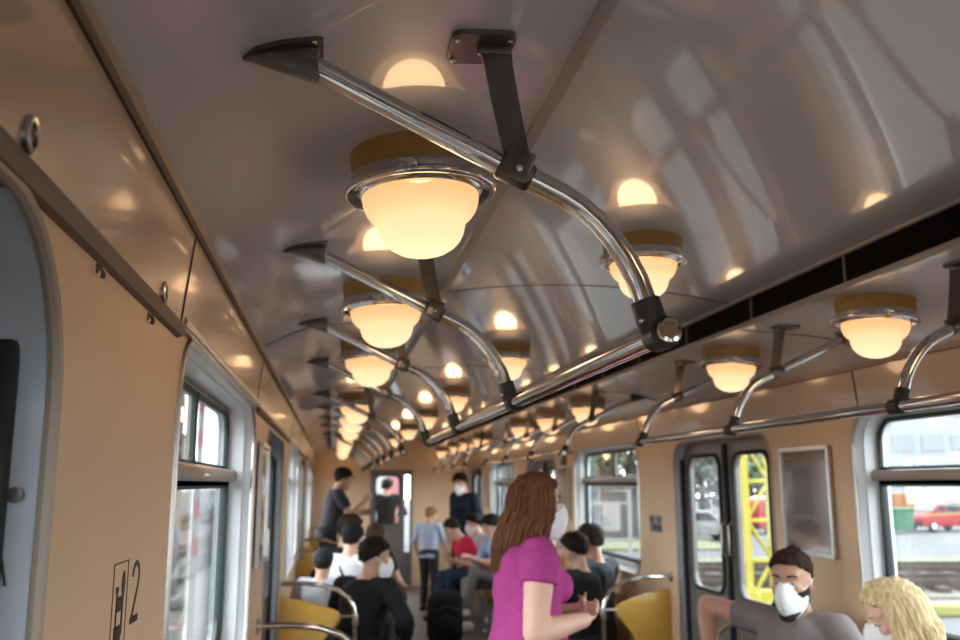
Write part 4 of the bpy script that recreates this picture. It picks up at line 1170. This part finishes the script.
# white office building far right
def office():
    c = gp(905, 95)
    r = empty('office_building', c, 'white office building with rows of windows beyond the car park', 'building')
    def P(x, y, z): return c + HR*x + HF*y + V((0, 0, z))
    b = MB(); b.box(P(2, 6, 8), (26, 12, 16), YROT); b.build('wall', FACADE, r, False, c)
    for fl in range(4):
        for i in range(8):
            b = MB(); b.box(P(-9.2+i*3.1, -.02, 3.2+fl*3.6), (2.3, .12, 1.7), YROT); b.build('window', BGLASS, r, False, c)
    b = MB(); b.box(P(2, -.25, 1.1), (26, .5, .25), YROT); b.build('canopy', FACADE, r, False, c)
    b = MB(); b.box(P(2, 6, 16.2), (26.6, 12.6, .4), YROT); b.build('roof', WHITEP, r, False, c)
    s = gp(932, 93.5); r2 = empty('blue_sign_board', s, 'blue sign board on a dark arm in front of the white office building', 'sign')
    b = MB(); b.box(s+V((0, 0, 4.6))+HR*1.4, (4.2, .2, .9), YROT); b.build('board', BLUEP, r2, False, s)
    b = MB(); b.box(s+V((0, 0, 2.4))-HR*.9, (.25, .25, 4.8), YROT); b.box(s+V((0, 0, 4.7))+HR*.0, (2.2, .15, .15), YROT); b.build('post', RAILM, r2, False, s)
office()

def wheel(mb, c, r, wd, ax):
    ax = V(ax).normalized(); u = V((0, 0, 1)); v = ax.cross(u)
    rings = []
    for d, q in ((-wd/2, r*.92), (-wd/2+.02, r), (wd/2-.02, r), (wd/2, r*.92)):
        rings.append([V(c)+ax*d+(u*cos(2*pi*k/20)+v*sin(2*pi*k/20))*q for k in range(20)])
    mb.loft(rings)
def van(name, c, ax, body_prof, L, W, m, label, cat, stripe=None, roofz=1.8):
    """small van: side outline (along, up) swept across the width; ax = direction of the bonnet"""
    ax = V(ax).normalized(); sd = V((-ax.y, ax.x, 0))
    r = empty(name, c, label, cat)
    P = lambda a, s_, z: V(c) + ax*a + sd*s_ + V((0, 0, z))
    b = MB(); b.prism([P(a, -W/2, z) for a, z in body_prof], sd*W)
    bmesh.ops.bevel(b.bm, geom=b.bm.edges[:], offset=.06, segments=2, profile=.5, affect='EDGES'); b.build('body', m, r, True, c)
    for s_ in (-1, 1):
        for poly in (((.95, 1.08), (.38, 1.08), (.38, 1.62), (.60, 1.62)), ((.28, 1.08), (-.62, 1.08), (-.62, 1.62), (.28, 1.62)), ((-.72, 1.08), (-1.65, 1.08), (-1.60, 1.60), (-.72, 1.62))):
            b = MB(); b.prism([P(a, s_*(W/2+.004), z) for a, z in poly], sd*(-s_*.02)); b.build('side_window', DGLASS, r, False, c)
        if stripe:
            b = MB(); b.prism([P(a, s_*(W/2+.003), z) for a, z in ((1.75, .86), (-1.95, 1.0), (-1.95, 1.10), (.9, 1.02), (1.75, .93))], sd*(-s_*.02)); b.build('stripe', stripe, r, False, c)
        for a in (1.25, -1.28):
            b = MB(); wheel(b, P(a, s_*(W/2-.09), .31), .31, .2, sd); wo = b.build('wheel', TYRE, r, True, c)
            b = MB(); wheel(b, P(a, s_*(W/2+.0), .31), .18, .06, sd); b.build('hubcap', STEEL, wo, True, c)
    b = MB(); b.prism([P(a, -W/2+.1, z) for a, z in ((1.15, 1.10), (1.17, 1.12), (.68, 1.68), (.65, 1.66))], sd*(W-.2)); b.build('windscreen', DGLASS, r, False, c)
    b = MB(); b.rbox(P(2.02, 0, .42), (.16, W-.05, .24), .04, Matrix.Rotation(math.atan2(ax.y, ax.x), 3, 'Z')); b.build('front_bumper', TYRE, r, False, c)
    b = MB(); b.rbox(P(-2.03, 0, .42), (.16, W-.05, .24), .04, Matrix.Rotation(math.atan2(ax.y, ax.x), 3, 'Z')); b.build('rear_bumper', TYRE, r, False, c)
VP_ = [(2.0, .30), (2.03, .72), (1.85, .92), (1.15, 1.08), (.62, 1.72), (.45, 1.80), (-1.75, 1.80), (-1.98, 1.62), (-2.02, .95), (-2.03, .30)]
van('red_van', gp(936, 52, GZ), -HR*.95 - HF*.3, VP_, 4, 1.75, REDP, 'small red van with a yellow side stripe parked outside the nearest right window', 'car', YSTR)
van('red_van', gp(775, 50, GZ), HR*.9 + HF*.4, VP_, 4, 1.75, REDP, 'red van parked behind the yellow lattice mast', 'car')
def wagon():
    c = gp(895, 62); r = empty('orange_container', c, 'long orange skip container standing beyond the red van', 'container')
    b = MB(); b.rbox(c+V((0, 0, 1.15)), (7.0, 2.2, 1.7), .05, YROT); b.build('body', ORANGEP, r, True, c)
    b = MB()
    for i in range(9): b.box(c+HR*(-3.2+i*.8)-HF*1.13+V((0, 0, 1.15)), (.12, .08, 1.6), YROT)
    b.build('rib', ORANGEP, r, False, c)
    b = MB()
    for i in (-2.6, 2.6): b.box(c+HR*i+V((0, 0, .15)), (.4, 2.0, .3), YROT)
    b.build('foot', TYRE, r, False, c)
wagon()
c = gp(894, 50); r = empty('green_waste_bin', c, 'green wheeled waste container left of the red van', 'bin')
b = MB(); b.prism([c+HR*x+HF*-.5+V((0, 0, z)) for x, z in ((-.6, .15), (.6, .15), (.72, 1.2), (-.72, 1.2))], HF*1.0); b.build('body', GREENP, r, False, c)
b = MB(); b.rbox(c+V((0, 0, 1.27)), (1.5, 1.1, .14), .05, YROT); b.build('lid', GREENP, r, True, c)

# yellow lattice mast outside the nearest right door
def mast():
    d = 20.2; c = gp(756, d, GZ+.06)
    r = empty('lattice_mast', c, 'yellow steel lattice mast standing outside the nearest right door', 'mast')
    wd = .52; H = 4.3
    P = lambda x, y, z: c + HR*x + HF*y*.15 + V((0, 0, z))
    for sx in (-1, 1):
        for sy in (-1, 1):
            h = H if sx < 0 else 6.6
            b = MB(); b.box(P(sx*wd/2, sy*wd/2, h/2), (.13, .07, h), YROT); b.build('leg', MASTY, r, False, c)
    lv = [.1, .95, 1.8, 2.65, 3.5, 4.25]
    for sy in (-1, 1):
        for i, z in enumerate(lv):
            b = MB(); b.box(P(0, sy*wd/2, z), (wd, .05, .08), YROT); b.build('cross_bar', MASTY, r, False, c)
            if i < len(lv)-1:
                s = 1 if i % 2 else -1
                b = MB(); b.tube([P(s*wd/2, sy*wd/2, z), P(-s*wd/2, sy*wd/2, lv[i+1])], .035, 6); b.build('brace', MASTY, r, False, c)
    b = MB(); b.box(P(0, 0, .16), (1.3, .5, .32), YROT); b.build('base_frame', MASTY, r, False, c)
    b = MB(); b.ell(P(-.42, -.1, H+.02), (.13, .13, .13)); b.box(P(-.2, -.1, H-.02), (.5, .1, .1), YROT); b.build('head_lamp', MASTY, r, False, c)
mast()

# white frame with a notice, outside the second right window
c = gp(603, 26)
r = empty('white_gate_frame', c, 'white tube gate frame with a blank white board outside the second right window', 'gate frame')
P = lambda x, z: c + HR*x + V((0, 0, z))
b = MB(); b.tube([P(-.75, 0), P(-.75, 2.45), P(.72, 2.45), P(.72, 0)], .06, 8); b.build('frame', WHITEP, r, True, c)
b = MB(); b.box(P(.20, 1.75), (.5, .06, .8), YROT); b.build('board', WHITEP, r, False, c)
b = MB(); b.tube([P(-.75, 2.1), P(.72, 2.1)], .03, 6); b.tube([P(-.75, 1.1), P(.72, 1.1)], .03, 6); b.build('rail', WHITEP, r, True, c)

def tree(c, h, cr, mi, label, seed):
    rnd = random.Random(seed)
    r = empty('tree', c, label, 'tree', None)
    b = MB(); b.tube([c, c+V((.1, 0, h*.3)), c+V((0, .1, h*.6))], [.28, .22, .12], 8); b.build('trunk', BARK, r, True, c)
    b = bmesh.new()
    blobs = []
    for k in range(14):
        a = rnd.uniform(0, 2*pi); q = rnd.uniform(0, .75)*cr; z = h*rnd.uniform(.35, .92)
        blobs.append((c+V((q*cos(a), q*sin(a), z)), cr*rnd.uniform(.38, .6)))
    me = bpy.data.meshes.new('crown'); vs_, fs_ = [], []
    for p, rad in blobs:
        for i in range(330):
            d = V((rnd.gauss(0, 1), rnd.gauss(0, 1), rnd.gauss(0, 1))).normalized()
            q = p + d*rad*rnd.uniform(.75, 1.08); s_ = rnd.uniform(.10, .24)*cr/2.6
            u = d.orthogonal().normalized(); v = d.cross(u); t = rnd.uniform(0, 6.28)
            u2 = u*cos(t)+v*sin(t); v2 = (d*.6 + v*cos(t)-u*sin(t)).normalized()
            n = len(vs_); vs_ += [q-u2*s_, q+v2*s_*.6, q+u2*s_, q-v2*s_*.6]; fs_.append((n, n+1, n+2, n+3))
    me.from_pydata([tuple(v-c) for v in vs_], [], fs_); me.materials.append(LEAFS[mi])
    o = bpy.data.objects.new('crown', me); COL.objects.link(o); o.parent = r
for i, (px, d, h, cr, mi, lb) in enumerate([
    (700, 60, 7.0, 3.0, 1, 'grey green tree seen through the left leaf of the nearest right door'),
    (742, 66, 9.0, 3.6, 2, 'green tree seen behind the yellow lattice mast'),
    (588, 55, 8.0, 3.0, 2, 'green tree behind the left half of the second right window'),
    (626, 76, 11, 4.0, 0, 'dark green tree behind the right half of the second right window'),
    (662, 96, 10.0, 3.2, 1, 'grey green tree between the second right window and the nearest right door'),
    (500, 62, 7.5, 3.0, 1, 'grey green tree behind the farthest right window'),
    (780, 88, 9.0, 3.4, 1, 'grey green tree to the right of the lattice mast')]):
    tree(gp(px, d), h, cr, mi, lb, 40+i)
b = MB(); c = gp(615, 40, GZ+.05); b.rbox(c, (9, 5.5, .1), .03, YROT); o = tag(b.build('lawn', GRASSM, None, False, c), 'green lawn patch behind the white gate frame', 'grass', None, 'stuff')
c = gp(618, 48); b = MB(); b.box(c+V((0, 0, 1.2)), (6, 3, 2.4), YROT); r = empty('low_grey_shed', c, 'low grey shed under the trees beyond the second right window', 'shed'); b.build('wall', omat('shed_grey', (.24, .25, .27), .8, var=.1, vscale=2), r, False, c)
b = MB(); b.box(c+V((0, 0, 2.5)), (6.5, 3.5, .2), YROT); b.build('roof', omat('shed_roof', (.18, .19, .20), .7), r, False, c)
c = gp(692, 44); r = empty('white_parked_car', c, 'pale car parked under the grey green tree beyond the right door', 'car')
b = MB(); b.prism([c+HR*a-HF*.8+V((0, 0, z)) for a, z in ((-2, .3), (2, .3), (2.05, .75), (1.2, .9), (.6, 1.4), (-1.2, 1.42), (-2.0, .95))], HF*1.6); bmesh.ops.bevel(b.bm, geom=b.bm.edges[:], offset=.06, segments=2, profile=.5, affect='EDGES'); b.build('body', omat('pale_car_paint', (.55, .58, .55), .35, coat=.5), r, True, c)
b = MB(); b.prism([c+HR*a-HF*.81+V((0, 0, z)) for a, z in ((.95, .93), (.52, 1.33), (-1.1, 1.35), (-1.5, .97))], HF*1.62); b.build('side_window', DGLASS, r, False, c)
for a in (-1.2, 1.2):
    for s_ in (-.72, .72):
        b = MB(); wheel(b, c+HR*a+HF*s_+V((0, 0, .3)), .3, .18, HF); b.build('wheel', TYRE, r, True, c)

# left side of the train: sidings, a blue and white train, posts
def lp(x, y, z=GZ): return V((x, y, z))
b = MB(); b.rbox((-9.5, 28, GZ+.05), (13, 90, .10), .03); tag(b.build('ballast_bed', BALLAST, None, False, (-9.5, 28, GZ)), 'pale ballast of the sidings outside the left windows', 'ballast', None, 'stuff')
for x, lb in ((-6.0, 'nearest railway track outside the left windows'), (-10.6, 'farther railway track outside the left windows, under the blue and white train')):
    c = V((x, 28, GZ+.1)); r = empty('railway_track', c, lb, 'track')
    for s in (-.72, .72):
        b = MB(); b.box(c+V((s, 0, .195)), (.07, 88, .15)); b.build('rail', RAILM, r, False, c)
    b = MB()
    for i in range(130): b.box(c+V((0, -43+i*.66, .062)), (2.4, .24, .12))
    o = b.build('sleeper_row', SLEEP, r, False, c); o['kind'] = 'stuff'
c = V((-10.6, 62, GZ+.40)); r = empty('blue_white_train', c, 'blue and white train standing on the sidings outside the first left window', 'train')
b = MB(); b.rbox(c+V((0, 0, 1.9)), (2.8, 34, 3.0), .25, None, 3); b.build('body', WHITEP, r, True, c)
b = MB(); b.box(c+V((0, 0, 1.0)), (2.83, 33.4, .7)); b.build('stripe', BLUEP, r, False, c)
for i in range(10):
    b = MB(); b.box(c+V((0, -15+i*3.3, 2.35)), (2.83, 2.0, .9)); b.build('window', DGLASS, r, False, c)
b = MB()
for i in (-12, -9.5, 9.5, 12):
    for s in (-.72, .72): wheel(b, c+V((s, i, .40)), .42, .14, (1, 0, 0))
b.build('wheelset', TYRE, r, True, c)
b = MB(); b.box(c+V((0, 0, .36)), (2.2, 30, .25)); b.build('underframe', TYRE, r, False, c)
c = V((-4.35, 20.5, GZ+.1)); r = empty('concrete_post', c, 'pale square concrete post between the tracks outside the first left window', 'post')
b = MB(); b.rbox(c+V((0, 0, 1.2)), (.34, .34, 2.4), .03); b.build('lower_post', omat('pale_concrete', (.62, .62, .60), .8, var=.1, vscale=4), r, True, c)
b = MB(); b.rbox(c+V((0, 0, 3.9)), (.26, .26, 3.2), .02); b.build('mast_section', omat('brown_mast', (.16, .11, .085), .6, var=.1), r, True, c)
b = MB(); b.rbox(c+V((0, 0, .12)), (.7, .7, .24), .05); b.build('footing', omat('pale_concrete', (.62, .62, .60)), r, True, c)
c = V((-4.75, 27, GZ+.1)); r = empty('striped_pole', c, 'red and white striped pole outside the first left window', 'pole')
b = MB(); b.tube([c, c+V((0, 0, 5.6))], .09, 10); b.build('pole', WHITEP, r, True, c)
for i in range(5):
    b = MB(); b.tube([c+V((0, 0, .6+i*1.0)), c+V((0, 0, 1.1+i*1.0))], .094, 10); b.build('red_band', REDP, r, True, c)
for y, lb in ((24, 'nearer low yellow barrier between the left tracks'), (40, 'farther low yellow barrier between the left tracks')):
    c = V((-8.2, y, GZ+.1)); r = empty('yellow_barrier', c, lb, 'barrier')
    b = MB(); b.tube([c+V((-.8, 0, 1.0)), c+V((.8, 0, 1.0))], .05, 8); b.tube([c+V((-.8, 0, .55)), c+V((.8, 0, .55))], .04, 8); b.build('bar', MASTY, r, True, c)
    for xx in (-.8, 0, .8):
        b = MB(); b.tube([c+V((xx, 0, 0)), c+V((xx, 0, 1.05))], .04, 8); b.build('leg', MASTY, r, True, c)
c = V((-30, 95, GZ)); r = empty('distant_depot', c, 'long pale depot building far beyond the left windows', 'building')
b = MB(); b.box(c+V((0, 0, 4)), (24, 30, 8)); b.build('wall', FACADE, r, False, c)
for i in range(5):
    b = MB(); b.box(c+V((-8+i*4, -15.02, 4.5)), (2.4, .1, 2.2)); b.build('window', BGLASS, r, False, c)
b = MB(); b.box(c+V((0, 0, 8.2)), (24.6, 30.6, .4)); b.build('roof', omat('shed_roof', (.18, .19, .20)), r, False, c)
# red coach behind the end door
c = V((.10, 38, GZ)); r = empty('white_coach', c, 'white coach end with a red panel seen through the far end door', 'train')
b = MB(); b.rbox(c+V((0, 0, 1.9)), (2.8, 9, 3.2), .2, None, 3); b.build('body', WHITEP, r, True, c)
b = MB(); b.box(c+V((1.12, -4.51, 2.2)), (.42, .06, 2.6)); b.build('red_panel', omat('coach_red', (.75, .16, .18), .4, coat=.4), r, False, c)
b = MB(); b.box(c+V((0, 0, .3)), (2.0, 8, .6)); b.build('underframe', TYRE, r, False, c)
